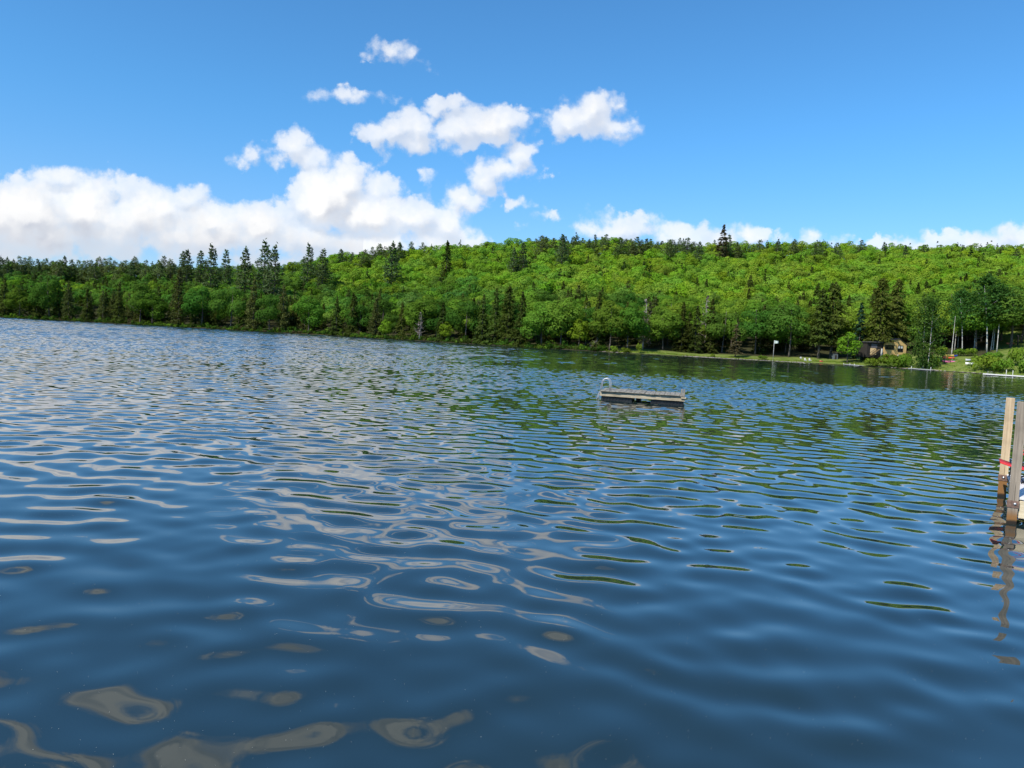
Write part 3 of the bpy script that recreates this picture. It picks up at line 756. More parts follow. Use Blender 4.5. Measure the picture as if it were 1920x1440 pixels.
# the wood on the hillside: jittered stand, the largest of each kind as trees, the rest as one mass
pts = []
row_gap = 9.6
Y = 190.0
while Y < 735:
    for x in np.arange(-1.05 * Y, 1.02 * Y, row_gap):
        X = x + tr.uniform(-.5, .5) * row_gap; yy = Y + tr.uniform(-.5, .5) * row_gap; u = X / yy; d = yy - shore(u)
        px = 960 + F * u
        if d < 8: continue
        if 1130 < px < 1600 and d < 19: continue
        if 1590 < px < 1745 and d < 40: continue
        if 1735 < px < 1850 and d < 30: continue
        if px >= 1840 and d < 74: continue
        pts.append((X, yy, u, d, px))
    Y += row_gap * .9
pts.sort(key=lambda a: a[1])
G_B = 'broadleaf trees of the hillside'; G_H = 'conifers of the hillside'
L_B = 'leafy broadleaf tree among many alike on the wooded hillside'; L_H = 'olive green conifer among the leafy trees of the wooded hillside'
FAR_B = [broad_crown(200 + i, 15, 6.8, 1150, .50, (1, 1, 1), .25, 12) for i in range(6)]
FAR_H = [hemlock_crown(210 + i, 17, 4.4, 620, .72, (1, 1, 1), .12) for i in range(3)]
mass_v = []; mass_c = []; nb = nh = 0
for (X, yy, u, d, px) in pts:
    z = float(ground(X, yy)); patchn = math.sin(X * .021 + yy * .034) + math.sin(X * .047 - yy * .019 + 2) + .5 * math.sin(X * .11 + yy * .09)
    pcon = .10 + .14 * (patchn > .9)
    if d < 45: pcon += .28
    if px < 330: pcon += .32
    if px < 720 and d < 55: pcon += .25
    con = tr.uniform() < pcon
    seen = -.78 < u < .76 and d < 330
    if con and seen and nh < 200:
        nh += 1; key = ('hem', 'hem', 'hem', 'shelf')[int(tr.integers(4))]
        plant(key, (X, yy, z - .3), tr.uniform(14, 20), L_H, G_H, parts=d < 40, wide=tr.uniform(.95, 1.25))
    elif (not con) and seen and nb < 290:
        nb += 1; plant('broad' if tr.uniform() < (.86 if px > 1180 or (px > 760 and d > 170) else .42 if px > 700 else .25) else 'dark', (X, yy, z - .3), tr.uniform(11, 19.5), L_B, G_B, parts=d < 40, wide=tr.uniform(.9, 1.3))  # more dark crowns left and low, in place of a cast cloud shadow
    else:
        src = FAR_H if con else FAR_B; A, cc = src[int(tr.integers(len(src)))]; s = tr.uniform(.70, 1.25); a = tr.uniform(0, 6.283); ca, sa = math.cos(a), math.sin(a)
        P = np.empty_like(A); P[:, 0] = (A[:, 0] * ca - A[:, 1] * sa) * s + X; P[:, 1] = (A[:, 0] * sa + A[:, 1] * ca) * s + yy; P[:, 2] = A[:, 2] * s + z - .4
        tint = np.array(T_HEM if con else T_MAPLE) * tr.uniform(.80, 1.20) * (np.array([tr.uniform(.78, 1.16), 1, tr.uniform(.8, 1.6)]))
        if not con and d > 150 and px > 620: tint = tint * (np.array([1.48, 1.34, 1.0]) if px > 1050 else np.array([1.32, 1.28, 1.0]))       # sunlit look of the upper slope, mixed into the crown tint
        mass_v.append(P); mass_c.append(cc * tint * (1 if con or px > 900 or (px > 560 and d > 190) or tr.uniform() < .3 else np.array([.62, .72, .9])))  # cloud shadow painted into the tint: left and lower crowns darkened
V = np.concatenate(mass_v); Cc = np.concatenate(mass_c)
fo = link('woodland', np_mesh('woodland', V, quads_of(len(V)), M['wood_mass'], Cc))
tag(fo, 'closed mass of trees covering the upper slopes of the hill', 'woodland', kind='stuff')
print('trees', nb, nh, 'mass', len(mass_v), 'quads', len(V) // 4)

# ------------------------------------------------------------------ undergrowth, banks, shrubs
ur = np.random.default_rng(11)
P = []; N = []; T = []; S_ = []
for px in np.arange(-250, 1135, 2.6):
    for _ in range(1):
        q = behind_shore(px + ur.uniform(-2, 2), ur.uniform(.2, 4.5)); h = ur.uniform(.6, 2.2) + 3.0 * ur.uniform() ** 4; r = ur.uniform(.8, 2.2); m = 60
        dd = unit(ur.normal(size=(m, 3)) + np.array([0, -.2, .4])); P.append(q + dd * np.array([r, r, h * .6]) * ur.uniform(.6, 1.1, (m, 1)) + np.array([0, 0, h * .3]))
        N.append(dd + ur.normal(size=(m, 3)) * .3); c = np.array([T_MAPLE, T_DARK, T_HEM, T_SPRUCE][int(ur.choice(4, p=[.3, .4, .22, .08]))]) * ur.uniform(.45, .95)
        T.append(np.tile(c, (m, 1))); S_.append(ur.uniform(.25, .5, m))
P = np.concatenate(P); P[:, 2] = np.maximum(P[:, 2], .12); N = np.concatenate(N); T = np.concatenate(T)
V, cc = leaf_mesh_data(P, N, np.concatenate(S_), (1, 1, 1), ur)
tag(link('undergrowth', np_mesh('undergrowth', V, quads_of(len(V)), M['wood_mass'], cc * np.repeat(T, 4, 0))), 'tangle of low bushes hanging over the far waterline', 'undergrowth', kind='stuff')
# rough grass on the banks
P = []; T = []
for px in np.concatenate([np.arange(1110, 1960, .22)]):
    d = ur.uniform(.3, 3.2) if px < 1610 else ur.uniform(.3, 16)
    q = behind_shore(px, d); P.append(q + np.array([0, 0, .12])); T.append(np.array([.16, .24, .03]) * ur.uniform(.6, 1.2) * (np.array([1.25, .95, 1.2]) if ur.uniform() < .3 else 1))
P = np.array(P); n = len(P); ax = np.tile([0, 0, 1.], (n, 1)) + ur.normal(size=(n, 3)) * .25; nn = ur.normal(size=(n, 3)) * np.array([1, 1, .3]) + np.array([0, -.6, .5])
V, cc = leaf_mesh_data(P, nn, ur.uniform(.12, .3, n), (1, 1, 1), ur, .5, ax)
tag(link('grass', np_mesh('grass', V, quads_of(len(V)), M['wood_mass'], cc * np.repeat(np.array(T), 4, 0))), 'rough grass growing on the bank of the far shore', 'grass', kind='stuff')
# stones along the lawn edge
mb = MB()
for px in np.concatenate([np.arange(1130, 1560, 2.1), np.arange(1560, 1960, 1.5)]):
    q = behind_shore(px + ur.uniform(-1, 1), ur.uniform(-.5, .5)); r = ur.uniform(.12, .42)
    rings = []
    for (zz, k) in ((-.5, .5), (-.1, 1.0), (.35, .85), (.62, .4)):
        rings.append([(q[0] + math.cos(a) * r * k * ur.uniform(.8, 1.2) * 1.3, q[1] + math.sin(a) * r * k * ur.uniform(.8, 1.2), .12 + zz * r) for a in np.arange(6) * 1.047])
    mb.loft(rings)
tag(mb.build('rubble', simple('stone', (.20, .175, .15), .9, var=.45, scale=1.5)), 'grey stones scattered along the edge of the water', 'stones', kind='stuff')

def shrub(px, py, w, h, label, key='shrub', Y=None, group=None):
    p = at_ground(px, py) if Y is None else at_depth(px, py, Y)
    k = p[1] / F; name, cat, vs_ = K[key]; _, me, _ = vs_[int(tr.integers(3))]
    o = bpy.data.objects.new(name, me); C.objects.link(o); o.location = (p[0], p[1], p[2] - .1); o.rotation_euler = (0, 0, tr.uniform(0, 6.28))
    o.scale = (w * k / 3.4, w * k / 3.4, h * k / 2.0); return tag(o, label, cat, group)
SHRUBS = [
 (1632, 688, 26, 16, 'bright yellow green shrub at the left foot of the cottage bank', 'shrub'), (1655, 689, 28, 19, 'bright shrub on the bank below the long dark window', 'shrub'),
 (1677, 690, 26, 22, 'leafy shrub on the bank below the yellow gable', 'shrub'), (1697, 690, 24, 24, 'darker shrub beside the white dock and birch clump', 'darkshrub'),
 (1668, 676, 30, 12, 'low shrub against the cottage wall', 'shrub'), (1698, 676, 22, 14, 'shrub with pale patches at the right corner of the cottage', 'darkshrub'),
 (1382 + 48, 676, 18, 9, 'small round bright bush between the spindly spruce and the flagpole', 'shrub'), (1335, 675, 9, 8, 'tiny bush alone on the mown strip left of the spindly spruce', 'shrub'),
 (1836, 694, 36, 28, 'bushy green shrub left of the long grey dock', 'darkshrub'), (1858, 698, 38, 32, 'large shrub over the water behind the long grey dock', 'darkshrub'), (1882, 699, 34, 26, 'shrub behind the two dock posts', 'darkshrub'),
 (1908, 686, 34, 36, 'tall bright shrub at the right edge of the lawn slope', 'shrub'), (1862, 676, 34, 16, 'low brownish shrub under the leaning birch', 'darkshrub'), (1925, 700, 30, 24, 'bright shrub at the very right by the water', 'shrub'),
 (1750, 688, 22, 22, 'dark shrub at the foot of the birch clump', 'darkshrub'), (1822, 668, 20, 16, 'dark shrub between the pale boats and birches', 'darkshrub'), (1766, 664, 22, 14, 'shrub behind the kayak rack', 'darkshrub'), (1800, 668, 26, 14, 'shrub right of the blue kayak', 'darkshrub'),
 (1150, 660, 16, 12, 'light bush at the left tip of the mown strip', 'shrub'), (1172, 662, 20, 10, 'second light bush at the left tip of the mown strip', 'shrub'), (1198, 662, 12, 18, 'upright light bush beside the full leafy tree', 'shrub'),
]
for a in SHRUBS: shrub(*a[:5], a[5])

# birches and the bare trunks on the right
def birch(px, py, top, label, wide=1.0, key='birch', lean=0.0, Y=None, v=None, rz=None):
    p = at_ground(px, py) if Y is None else at_depth(px, py, Y)
    vtop = uv_of(px, top)[1]; H = CAM_H + vtop * p[1] - p[2]
    return plant(key, p, H, label, wide=wide, lean=lean, v=v, rz=rz)
mk('lowbirch', 'birch_tree', 'tree', 18, [birch_crown(130 + i, 18, 4.4, 3000, .30, (.062, .135, .026), .04) for i in range(2)], [trunk_mb(18, .15, 135 + i, limbs=6, lo=.3, hi=.85, reach=.22, bend=.01) for i in range(2)], 'birch')
mk('tallbirch', 'birch_tree', 'tree', 18, [birch_crown(160 + i, 18, 3.6, 1700, .30, T_BIRCH, .5) for i in range(3)], [trunk_mb(18, .125, 165 + i, limbs=8, lo=.45, hi=.9, reach=.24, bend=.012) for i in range(3)], 'birch')
birch(1731, 691, 556, 'left stem of the leafy birch clump beside the white dock', .85, 'lowbirch', -.04)
birch(1739, 692, 562, 'right stem of the leafy birch clump beside the white dock', .78, 'lowbirch', .05)
birch(1790, 656, 552, 'slim white birch behind the kayak rack', .9, 'tallbirch'); birch(1796, 652, 560, 'second slim white birch behind the kayak rack', .9, 'tallbirch')
birch(1804, 664, 545, 'curved white birch right of the slim pair', 1.0, 'tallbirch', lean=-.10, rz=0)
birch(1850, 662, 520, 'tallest birch leaning left with a thick pale trunk', 1.3, 'tallbirch', lean=-.10, rz=0)
birch(1858, 657, 540, 'first of two thin birches right of the leaning one', .9, 'tallbirch'); birch(1862, 656, 545, 'second of two thin birches right of the leaning one', .9, 'tallbirch')
birch(1869, 660, 538, 'straight thick birch near the lawn slope', 1.1, 'tallbirch'); birch(1827, 655, 548, 'shaded birch in the dark gap left of the leaning one', 1.1)
birch(1895, 652, 535, 'leafy tree at the far right over the lawn slope', 1.3, 'dark'); birch(1915, 640, 540, 'dark tree at the right edge of the picture', 1.3, 'dark', Y=262)
birch(1812, 640, 548, 'broad dark tree behind the white birches', 1.1, 'dark'); birch(1770, 650, 540, 'green tree behind the bare white trunk', 1.0, 'edge'); birch(1840, 642, 535, 'dark tree behind the leaning birch', 1.1, 'dark'); birch(1876, 640, 530, 'dark tree between the thick birch and the slope', 1.1, 'dark')
p = at_ground(1784, 667); H = (uv_of(1783, 592)[1] - (p[2] - CAM_H) / p[1]) * p[1]
o = thing('bare_trunk', 'bare broken white birch trunk rising behind the kayaks', 'tree trunk', tuple(p)); trunk_mb(H, .16, 199, limbs=2, lo=.5, hi=.8, reach=.1, top=1.0, bend=.008).build('trunk', M['birch'], o, True)
p = at_ground(1105, 656); o = dup(first[('dead', 0)] if ('dead', 0) in first else first[('dead', 1)], tuple(p), .6, .55, 'fallen grey tree top drooping into the water'); o.rotation_euler = (.5, .3, 1.2)
o['category'] = 'tree'
for px, py, top, lab in ((1322, 640, 553, 'white forked snag above the cedars'), (786, 634, 585, 'bare pale branches at the water left of centre'), (1214, 655, 566, 'second grey leafless conifer beside the first')):
    q = at_depth(px, py, 300 if px < 1000 else 288); o = dup(first[('dead', 0)] if ('dead', 0) in first else first[('dead', 1)], tuple(q), px, (uv_of(px, top)[1] - (q[2] - CAM_H) / q[1]) * q[1] / 12, lab)

# ------------------------------------------------------------------ swimming raft
M['raft_wood'] = wood('raft_wood', (.30, .25, .17), (.47, .40, .29), (1.2, 22, 22))
M['deck_wood'] = wood('deck_wood', (.16, .145, .12), (.30, .275, .23), (22, 1.2, 22))
M['black'] = simple('black_plastic', (.012, .012, .013), .45, var=.5, scale=5)
M['steel'] = simple('galvanised', (.45, .46, .47), .45, .6, var=.1)
M['white'] = simple('white_paint', (.56, .56, .53), .5, var=.06)
A = at_z(1124.5, 749.5, 0); RW = 3.25; rz = R(-13.3)
raft = thing('swim_raft', 'weathered wooden swimming raft on black floats with a ladder', 'raft', (A[0], A[1], 0), rz)
RD = 1.8; br = np.random.default_rng(3); mb = MB()
nbd = 17; bw = RW / nbd
for i in range(nbd):                                       # deck boards run front to back
    mb.box(((i + .5) * bw, RD / 2 - .03 + br.uniform(-.015, .015), .365 + br.uniform(-.010, .012)), (bw - .010, RD + .12, .036), br.uniform(-.008, .008), bev=.006)
mb.build('deck', M['deck_wood'], raft)
MB().box((RW / 2, .02, .250), (RW, .045, .190), bev=.006).build('beam', M['raft_wood'], raft)
MB().box((RW / 2, RD - .02, .250), (RW, .045, .190), bev=.006).build('beam', M['raft_wood'], raft)
MB().box((.022, RD / 2, .247), (.044, RD - .10, .182), bev=.006).build('beam', M['raft_wood'], raft)
MB().box((RW - .022, RD / 2, .247), (.044, RD - .10, .182), bev=.006).build('beam', M['raft_wood'], raft)
MB().box((RW * .985, -.035, .29), (.19, .05, .07), bev=.008).build('bumper', M['raft_wood'], raft)
def float_mb(x0, x1, y0, y1):
    mb = MB(); mb.box(((x0 + x1) / 2, (y0 + y1) / 2, .0), (x1 - x0, y1 - y0, .30), bev=.03); n = int((x1 - x0) / .12)
    for i in range(n): mb.box((x0 + (i + .5) * (x1 - x0) / n, y0 - .012, .0), (.045, .03, .26), bev=.01)
    return mb
float_mb(.04, RW * .385, .10, RD - .1).build('float', M['black'], raft); float_mb(RW * .605, RW - .03, .10, RD - .1).build('float', M['black'], raft); float_mb(RW * .415, RW * .47, RD * .5, RD - .1).build('float', M['black'], raft)
lad = thing('ladder', None, None); lad.parent = raft
for yy in (.35, .80):
    pts = [(.33, yy, .37), (.33, yy, .60)]
    for a in np.linspace(0, math.pi, 9): pts.append((.165 + .165 * math.cos(a), yy, .66 + .17 * math.sin(a)))
    pts += [(-.02, yy, .45), (-.10, yy, .22), (-.17, yy, -.05), (-.20, yy, -.35)]
    MB().tube(pts, .018, 8).build('rail', M['steel'], lad, True)
for zz, xx in ((.22, -.10), (.0, -.155), (-.25, -.19)): MB().tube([(xx, .35, zz), (xx, .80, zz)], .018, 8).build('rung', M['steel'], lad, True)
for x_, y_ in ((RW - .04, .05), (RW - .13, .11)): MB().box((x_, y_, .505), (.055, .055, .25), .2, bev=.006).build('post', M['deck_wood'], raft)

# ------------------------------------------------------------------ near dock with two posts and a red folding chair
M['post_wood'] = wood('post_wood', (.34, .255, .155), (.52, .405, .255), (26, 26, 1.1), wet=(.36, .075))
M['post_grey'] = wood('post_grey', (.17, .142, .112), (.30, .25, .195), (26, 26, 1.1), wet=(.22, .085))
M['dock_beam'] = wood('dock_beam', (.50, .42, .28), (.66, .56, .40), (1.2, 24, 24))
M['dock_deck'] = simple('pale_deck', (.60, .59, .57), .7, var=.10, scale=9)
M['rust'] = simple('rusted_steel', (.17, .105, .08), .7, .3, var=.35, scale=18, bump=.3)
M['bolt'] = simple('bolt_steel', (.55, .54, .52), .35, .9)
M['red'] = simple('red_fabric', (.62, .025, .030), .75, var=.2, scale=14)
M['under'] = simple('dark_water_timber', (.03, .026, .02), .9)
P1 = at_z(1878, 929, 0); P2 = at_z(1896, 981, 0)
e = (P1 - P2) / np.linalg.norm(P1 - P2); DL = float(np.linalg.norm(P1 - P2)); ang = math.atan2(e[1], e[0]) - math.pi / 2   # local Y = e, local X = to the right
dock = thing('dock', 'wooden dock end with two tall posts at the right edge', 'dock', (P2[0], P2[1], 0), ang)
DZ = .37; mb = MB(); n = 26
for i in range(n):
    mb.box((.03 + (i + .5) * .19, DL / 2 + .02, DZ - .02), (.172, DL + .06, .034), bev=.005)
mb.build('deck', M['dock_deck'], dock)
for yy in (.02, DL): MB().box((2.60, yy, DZ - .17), (5.06, .07, .24), bev=.006).build('beam', M['dock_beam'], dock)
MB().box((.096, DL / 2 + .01, DZ - .17), (.05, DL - .10, .22), bev=.006).build('beam', M['dock_beam'], dock)
for xx in (.9, 2.4, 4.0):
    MB().box((xx, DL / 2, -.15), (.5, DL - .30, .40), bev=.03).build('float', M['black'], dock)
def dock_post(x, y, H, w, dpt, rot, m, zb, sx):
    po = MB().box((0, 0, 0), (w, dpt, H + 1.4), 0, bev=.006).build('post', m, dock); po.location = (x, y, (H - 1.4) / 2); po.rotation_euler = (0, 0, rot)
    k = MB()
    for s_ in (-1, 1): k.box((0, s_ * (dpt / 2 + .005), 0), (w + .022, .008, .095))
    for s_ in (-1, 1): k.box((s_ * (w / 2 + .006), 0, 0), (.008, dpt + .001, .095))
    br_ = k.build('bracket', M['rust'], po); br_.location = (0, 0, zb - (H - 1.4) / 2)
    bo = MB(); ring = lambda r, y_: [(sx * w * .2 + math.cos(a) * r, y_, math.sin(a) * r) for a in np.arange(10) * .6283]
    bo.loft([ring(.020, -dpt / 2 - .009), ring(.019, -dpt / 2 - .016), ring(.009, -dpt / 2 - .022)]); b_ = bo.build('bolt', M['bolt'], po, True); b_.location = (0, 0, zb - (H - 1.4) / 2 + .005)
H1 = CAM_H + uv_of(1897, 746)[1] * P1[1]; H2 = CAM_H + uv_of(1911, 753)[1] * P2[1]
yawc = math.atan2(P1[0], P1[1])
dock_post(0, DL, float(H1), .120, .10, -yawc - ang, M['post_wood'], .30, .2)
dock_post(0, 0, float(H2), .116, .095, -yawc - ang, M['post_grey'], .27, .9)

cz = DZ; cpos = at_depth(1942, 864, 11.1)
ch = thing('folding_chair', 'red folding camp chair with black frame on the dock', 'chair', (cpos[0], cpos[1], cz), ang)
sh = .29; hw = .30
rings = []
for i in range(9):
    a = i / 8; x = -hw - .15 + (2 * hw + .15) * a; sag = -.07 * math.sin(math.pi * a)
    rings.append([(x, -.28, sh + sag), (x, 0, sh + sag - .025), (x, .28, sh + sag), (x, .28, sh + sag - .018), (x, 0, sh + sag - .045), (x, -.28, sh + sag - .018)])
MB().loft(rings).build('seat', M['red'], ch, True)
rings = [[(hw - .02 + .16 * z, -.28, sh + .02 + z), (hw + .03 + .16 * z, 0, sh + .02 + z), (hw - .02 + .16 * z, .28, sh + .02 + z), (hw + .005 + .16 * z, .28, sh + .02 + z), (hw + .055 + .16 * z, 0, sh + .02 + z), (hw + .005 + .16 * z, -.28, sh + .02 + z)] for z in np.linspace(0, .5, 6)]
MB().loft(rings).build('backrest', M['red'], ch, True)
for yy in (-.29, .29):
    for (x0, z0, x1, z1) in ((-hw + .12, 0.01, hw + .02, sh), (hw, .01, -hw + .1, sh), (-hw + .03, sh, -hw + .03, sh + .15), (hw, sh, hw + .12, 1.0)):
        MB().tube([(x0, yy, z0), ((x0 + x1) / 2, yy, (z0 + z1) / 2), (x1, yy, z1)], .012, 6).build('leg', M['black'], ch, True)
    MB().box((.03, yy, sh + .16), (.56, .05, .025), bev=.008).build('armrest', M['red'], ch)
for x0, x1 in ((-hw, hw), (hw, -hw)):
    MB().tube([(0 + x0, -.29, .02), (x0, .29, sh)], .010, 6).build('brace', M['black'], ch, True); MB().tube([(x0, .29, .02), (x0, -.29, sh)], .010, 6).build('brace', M['black'], ch, True)

# ------------------------------------------------------------------ cottage
M['yellow'] = simple('yellow_siding', (.58, .38, .15), .8, var=.08, scale=1.2)
M['cream'] = simple('cream_panel', (.66, .48, .25), .8, var=.06)
M['dark'] = simple('dark_stain', (.022, .018, .015), .8, var=.3)
M['roofing'] = simple('dark_shingle', (.035, .035, .037), .9, var=.3, scale=3)
def glass_fn(t): return principled(t, col(.010, .012, .014), .06, spec=.6)
M['glass'] = mat('dark_glass', glass_fn)
M['screen'] = simple('porch_screen', (.10, .10, .115), .8, var=.2)
M['concrete'] = simple('pale_concrete', (.34, .36, .37), .9)
hp = at_depth(1656, 668, 262); pr = at_depth(1708, 669.5, 266); hw_v = pr - hp
cot = thing('cottage', 'yellow lakeside cottage with dark porch half hidden by hemlocks', 'house', tuple(hp), math.atan2(hw_v[1], hw_v[0]))
def prism(mb, prof, y0, y1):
    n = len(prof); mb.add([(x, y0, z) for x, z in prof] + [(x, y1, z) for x, z in prof], [tuple(range(n)), tuple(range(n, 2 * n))[::-1]] + [(i, i + n, (i + 1) % n + n, (i + 1) % n) for i in range(n)]); return mb
prism(MB(), [(0, -.6), (10.3, -.6), (10.3, 4.5), (6.7, 6.6), (0, 4.6)], 0, 9).build('wall', M['yellow'], cot)
mb = MB(); prism(mb, [(-.3, 4.52), (6.7, 6.62), (6.7, 6.74), (-.3, 4.64)], -.25, 9.3); prism(mb, [(6.702, 6.62), (10.6, 4.34), (10.6, 4.46), (6.702, 6.74)], -.25, 9.3); mb.build('roof', M['roofing'], cot)
def window(x0, x1, z0, z1, nm, curtain=None):
    w = MB(); t_ = .14
    for (cx, cz_, sx_, sz_) in (((x0 + x1) / 2, z1 - t_ / 2, x1 - x0, t_), ((x0 + x1) / 2, z0 + t_ / 2, x1 - x0, t_), (x0 + t_ / 2, (z0 + z1) / 2, t_, z1 - z0 - 2 * t_), (x1 - t_ / 2, (z0 + z1) / 2, t_, z1 - z0 - 2 * t_)): w.box((cx, -.05, cz_), (sx_, .09, sz_))
    for i in range(1, nm): w.box((x0 + (x1 - x0) * i / nm, -.05, (z0 + z1) / 2), (.12, .08, z1 - z0 - 2 * t_))
    o = w.build('window', M['dark'], cot); MB().box(((x0 + x1) / 2, -.012, (z0 + z1) / 2), (x1 - x0 - .2, .02, z1 - z0 - .2)).build('pane', M['glass'], o)
    if curtain:
        c = MB()
        for i in range(nm): c.box((x0 + (x1 - x0) * (i + .5) / nm, -.028, z1 - .2 - curtain / 2), ((x1 - x0) / nm - .34, .008, curtain))
        c.build('curtain', M['white'], o)
window(.5, 4.5, 2.5, 4.2, 3); window(6.3, 8.7, 1.9, 4.2, 2, .85)
MB().box((7.4, -.12, .35), (1.9, .2, 1.1), bev=.03).build('foundation_patch', M['concrete'], cot)
po = MB(); po.box((-3.7, 2.6, 2.0), (7.2, 4.8, 5.2)); pw = po.build('porch', M['dark'], cot)
prism(MB(), [(-7.7, 4.62), (-1.2, 5.4), (-.04, 5.4), (-.04, 4.62)], -.4, 5.4).build('porch_roof', M['roofing'], cot)
MB().box((-4.2, .17, 3.5), (2.6, .06, 1.4)).build('porch_screen', M['screen'], cot); MB().box((-4.5, .17, 1.55), (2.6, .06, 2.3)).build('porch_panel', M['cream'], cot)
st = thing('stair', None, None); st.parent = cot
for yy in (-.45, -1.5):
    prism(MB(), [(-2.7, 2.5), (-2.7, 2.15), (-6.2, -.1), (-6.6, .0)], yy, yy + .1).build('stringer', M['dark'], st); prism(MB(), [(-2.7, 3.4), (-2.7, 3.24), (-6.5, .85), (-6.5, 1.0)], yy, yy + .08).build('handrail', M['dark'], st)
mb = MB()
for i in range(9): mb.box((-2.95 - i * .40, -.925, 2.25 - i * .26), (.34, .93, .05))
mb.build('tread', M['cream'], st)
MB().box((-1.15, -.3, 1.0), (.42, .3, 3.4), bev=.02).build('white_post', M['white'], cot)

# ------------------------------------------------------------------ things along the far shore
p = at_ground(1449, 677.5); fH = (uv_of(1452.5, 638)[1] - (p[2] - CAM_H) / p[1]) * p[1]
fp = thing('flagpole', 'white flagpole flying a pale flag at the lawn edge', 'flagpole', tuple(p))
MB().tube([(0, 0, -.3), (0, 0, fH / 2), (0, 0, fH)], [.06, .055, .04], 8).build('pole', M['white'], fp, True)
mb = MB(); nx = 12; gp = []
for i in range(nx + 1):
    a = i / nx; yy = .16 * math.sin(a * 7) * a; z0 = fH - .05 - .25 * a
    gp.append([(.06 + 1.5 * a, yy, z0 - .05 * math.sin(a * 5)), (.06 + 1.5 * a, yy + .012, z0), (.06 + 1.5 * a, yy + .012, z0 - 1.15 + .45 * a), (.06 + 1.5 * a, yy, z0 - 1.15 + .45 * a)])
mb.loft(gp).build('flag', simple('pale_flag', (.50, .58, .50), .8, var=.08), fp)

p = at_ground(1501, 677); dsh = thing('dish', 'small white tilted dish on a short stand left of the two chairs', 'dish', tuple(p))
MB().tube([(0, 0, -.1), (0, 0, .55), (0, -.05, 1.1)], .035, 6).build('stand', M['dark'], dsh, True)
mb = MB(); mb.loft([[(math.cos(a) * r, -.10 - .18 * (1 - r / .46) * .6 + math.sin(a) * r * .35, 1.22 + math.sin(a) * r * .8) for a in np.arange(14) * .4488] for r in (.10, .30, .46, .45, .28, .08)]); mb.build('reflector', M['white'], dsh, True)
def garden_chair(px, py, label):
    p = at_ground(px, py); c = thing('garden_chair', label, 'chair', tuple(p), .15, None)
    MB().box((0, 0, .36), (.62, .58, .05), m=Matrix.Rotation(.12, 4, 'X')).build('seat', M['white'], c)
    mb = MB()
    for i in range(5): mb.box(((i - 2) * .125, .38, .78 - abs(i - 2) * .03), (.105, .03, .95 - abs(i - 2) * .07), m=Matrix.Rotation(-.28, 4, 'X'))
    mb.build('backrest', M['white'], c)
    for sx in (-1, 1):
        MB().box((sx * .36, -.02, .58), (.13, .72, .03)).build('armrest', M['white'], c); MB().box((sx * .33, -.30, .28), (.05, .09, .57)).build('leg', M['white'], c); MB().box((sx * .33, .28, .20), (.05, .09, .42)).build('leg', M['white'], c)
garden_chair(1510, 677.5, 'left one of two white chairs on the lawn'); garden_chair(1518.5, 677.8, 'right one of two white chairs on the lawn')
M['orange'] = simple('orange_plastic', (.70, .16, .07), .45, var=.1)
def hull(mb, L, w, h, z0=0.0, keel=.18, n=11):
    rings = []
    for i in range(n):
        a = i / (n - 1) * 2 - 1; k = max(.03, (1 - abs(a) ** 2.4)); x = a * L / 2; s = keel * abs(a) ** 3 * h
        rings.append([(x, -w / 2 * k, z0 + h * .62 + s), (x, -w / 2 * k * .75, z0 + h * .18 + s), (x, 0, z0 + s), (x, w / 2 * k * .75, z0 + h * .18 + s), (x, w / 2 * k, z0 + h * .62 + s), (x, w / 2 * k * .5, z0 + h * .95 + s), (x, 0, z0 + h + s), (x, -w / 2 * k * .5, z0 + h * .95 + s)])
    return mb.loft(rings)
def kayak(px, py, Y, L, c, label, rz=0.0, group=None, w=.9, h=.62, cockpit=True, cat='kayak', tilt=0.0):
    p = at_depth(px, py, Y); o = thing('kayak' if cat == 'kayak' else 'rowing_boat', label, cat, tuple(p), rz, group); o.rotation_euler = (tilt, 0, rz)
    hull(MB(), L, w, h).build('hull', simple('hull_' + label.split()[0], c, .35, var=.06), o, True)
    if cockpit:
        mb = MB(); mb.loft([[(math.cos(a) * .55 * k, math.sin(a) * .24 * k, h + zz) for a in np.arange(14) * .4488] for k, zz in ((1.1, -.02), (1.05, .03), (.9, .03), (.85, -.01))]); mb.build('cockpit_rim', M['dark'], o, True)
    else: MB().box((0, 0, h + .03), (L * .8, .06, .06), bev=.01).build('keel', M['concrete'], o)
    return o
gk = at_ground(1777, 679); YK = gk[1]
kayak(1777, 668.5, YK + .3, 4.2, (.75, .55, .12), 'yellow kayak on the top of the rack', .04); kayak(1778, 672.8, YK, 4.1, (.78, .13, .05), 'orange red kayak in the middle of the rack', .02); kayak(1779, 679.3, YK - .9, 4.0, (.50, .13, .24), 'dark pink kayak leaning at the foot of the rack', -.35, tilt=.9)
kayak(1793, 680, YK + .2, 3.0, (.03, .46, .42), 'turquoise kayak on the grass right of the rack', .25, tilt=.5); kayak(1790, 669, YK + 1.6, 1.9, (.03, .05, .32), 'dark blue kayak behind the yellow one', .1)
rk = thing('kayak_rack', 'grey timber rack holding the kayaks', 'rack', (gk[0], gk[1], gk[2]))
for sx in (-1.1, 1.1):
    for sy in (-.35, .75): MB().box((sx, sy, .85), (.1, .1, 2.3), bev=.01).build('post', M['raft_wood'], rk)
    for z_ in (.95, 1.72): MB().box((sx, .2, z_ - (.0)), (.08, 1.3, .08), bev=.01).build('crossbar', M['raft_wood'], rk)
pb = at_ground(1818, 685.5); kayak(1818.5, 684.6, pb[1], 3.0, (.80, .79, .75), 'white upturned rowing boat on the grass', .1, w=1.2, h=.75, cockpit=False, cat='boat')
pb = at_ground(1815, 678); kayak(1815, 677.5, pb[1], 2.2, (.48, .49, .50), 'grey upturned rowing boat behind the white one', .35, w=1.1, h=.7, cockpit=False, cat='boat')
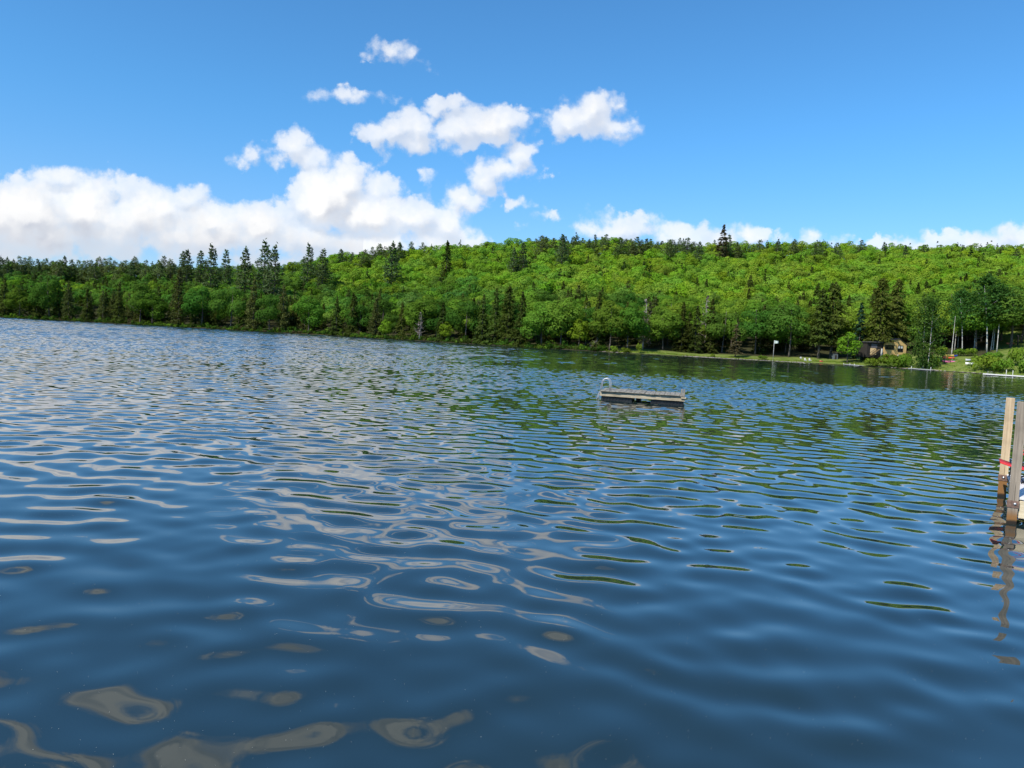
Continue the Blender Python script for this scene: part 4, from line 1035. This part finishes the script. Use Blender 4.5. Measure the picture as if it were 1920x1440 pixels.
pb = at_ground(1540, 679); kayak(1540, 678.8, pb[1], 1.5, (.62, .13, .08), 'small red boat by the hemlock trunks', .3, w=.7, h=.5, cat='boat')
for i, (px, py) in enumerate(((1892, 645.5), (1899, 645))):
    pb = at_ground(px, py); kayak(px, py, pb[1], 2.4, (.72, .20, .08), ('left', 'right')[i] + ' orange kayak on the lawn slope', .2 + .5 * i, w=.8, h=.5)
pb = at_ground(1908, 647); o = thing('signpost', 'dark post standing on the lawn slope at the right edge', 'post', tuple(pb))
MB().box((0, 0, 1.6), (.28, .28, 3.6), bev=.02).build('post', M['dark'], o); MB().box((-.1, 0, 3.25), (1.5, .12, .3), bev=.02).build('crossarm', M['dark'], o)
pb = at_ground(1567, 674); o = thing('shed', 'small blue grey shed behind the bright young tree', 'shed', tuple(pb), .1)
MB().box((0, 1, 1.0), (1.6, 1.8, 2.2)).build('wall', simple('blue_grey', (.09, .11, .125), .8), o); prism(MB(), [(-.95, 2.1), (.95, 2.1), (.85, 2.25), (0, 2.6), (-.85, 2.25)], 0, 2).build('roof', M['roofing'], o); MB().box((0, .085, .8), (.7, .03, 1.6)).build('door', M['dark'], o)

M['dock_paint'] = simple('weathered_white', (.42, .42, .40), .7, var=.2, scale=2)
def shore_dock(pa, pb_, label, w=1.5, posts=(), hoops=(), white=True):
    a = at_z(*pa, .45); b = at_z(*pb_, .45); v = b - a; L = float(np.hypot(v[0], v[1])); o = thing('small_dock', label, 'dock', (a[0], a[1], 0), math.atan2(v[1], v[0]))
    m = M['dock_paint'] if white else M['dock_deck']; mb = MB(); n = int(L / .3)
    for i in range(n): mb.box(((i + .5) * L / n, w / 2, .45), (L / n - .02, w, .05), bev=.006)
    mb.build('deck', m, o); MB().box((L / 2, -.03, .33), (L, .06, .2)).build('beam', m, o)
    for k in np.linspace(.12, .88, 3): MB().box((k * L, w / 2, .08), (L * .14, w * .8, .4), bev=.03).build('float', M['black'], o)
    for f, h in posts: MB().tube([(f * L, .0, -.4), (f * L, 0, h)], .06, 7).build('post', M['white'], o, True)
    for f in hoops:
        MB().tube([(f * L, .1, .45), (f * L, .1, .9)] + [(f * L + .17 - .17 * math.cos(t), .1, .9 + .17 * math.sin(t)) for t in np.linspace(.2, 2.9, 6)] + [(f * L + .34, .1, .9), (f * L + .34, .1, .45)], .025, 6).build('handrail', M['steel'], o, True)
shore_dock((1571, 681.5), (1611, 685), 'low white dock under the bright young tree', 1.4, ((.1, .8), (.3, .8), (.6, .9), (.8, .85)))
shore_dock((1703, 690), (1746, 693.2), 'short white dock before the birch clump', 1.5, ((.15, 1.1), (.98, 1.2)))
shore_dock((1843, 700.3), (1945, 706.5), 'long grey white dock at the right end of the shore', 1.6, ((.44, 1.7), (.56, 1.6)), (.08, .14), False)

# ------------------------------------------------------------------ pollen drifting on the near water
pr_ = np.random.default_rng(4); n = 1100
Yp = 2.6 + 6.5 * pr_.uniform(0, 1, n) ** 2.2; Up = pr_.uniform(-.75, .75, n); Xp = Up * Yp
Zp = wave_z(Xp, Yp) * patch(Xp, Yp) + .003; rp = pr_.uniform(.0006, .0016, n) * (1 + (Yp - 2.6) * .12)
cen = np.stack([Xp, Yp, Zp], -1); V = leaf_faces(cen, np.tile([0, 0, 1.], (n, 1)), rp, pr_, .9)
tag(link('pollen', np_mesh('pollen', V, quads_of(len(V)), simple('pollen', (.55, .56, .50), .9))), 'tiny pale specks of pollen drifting on the near water', 'pollen', kind='stuff')
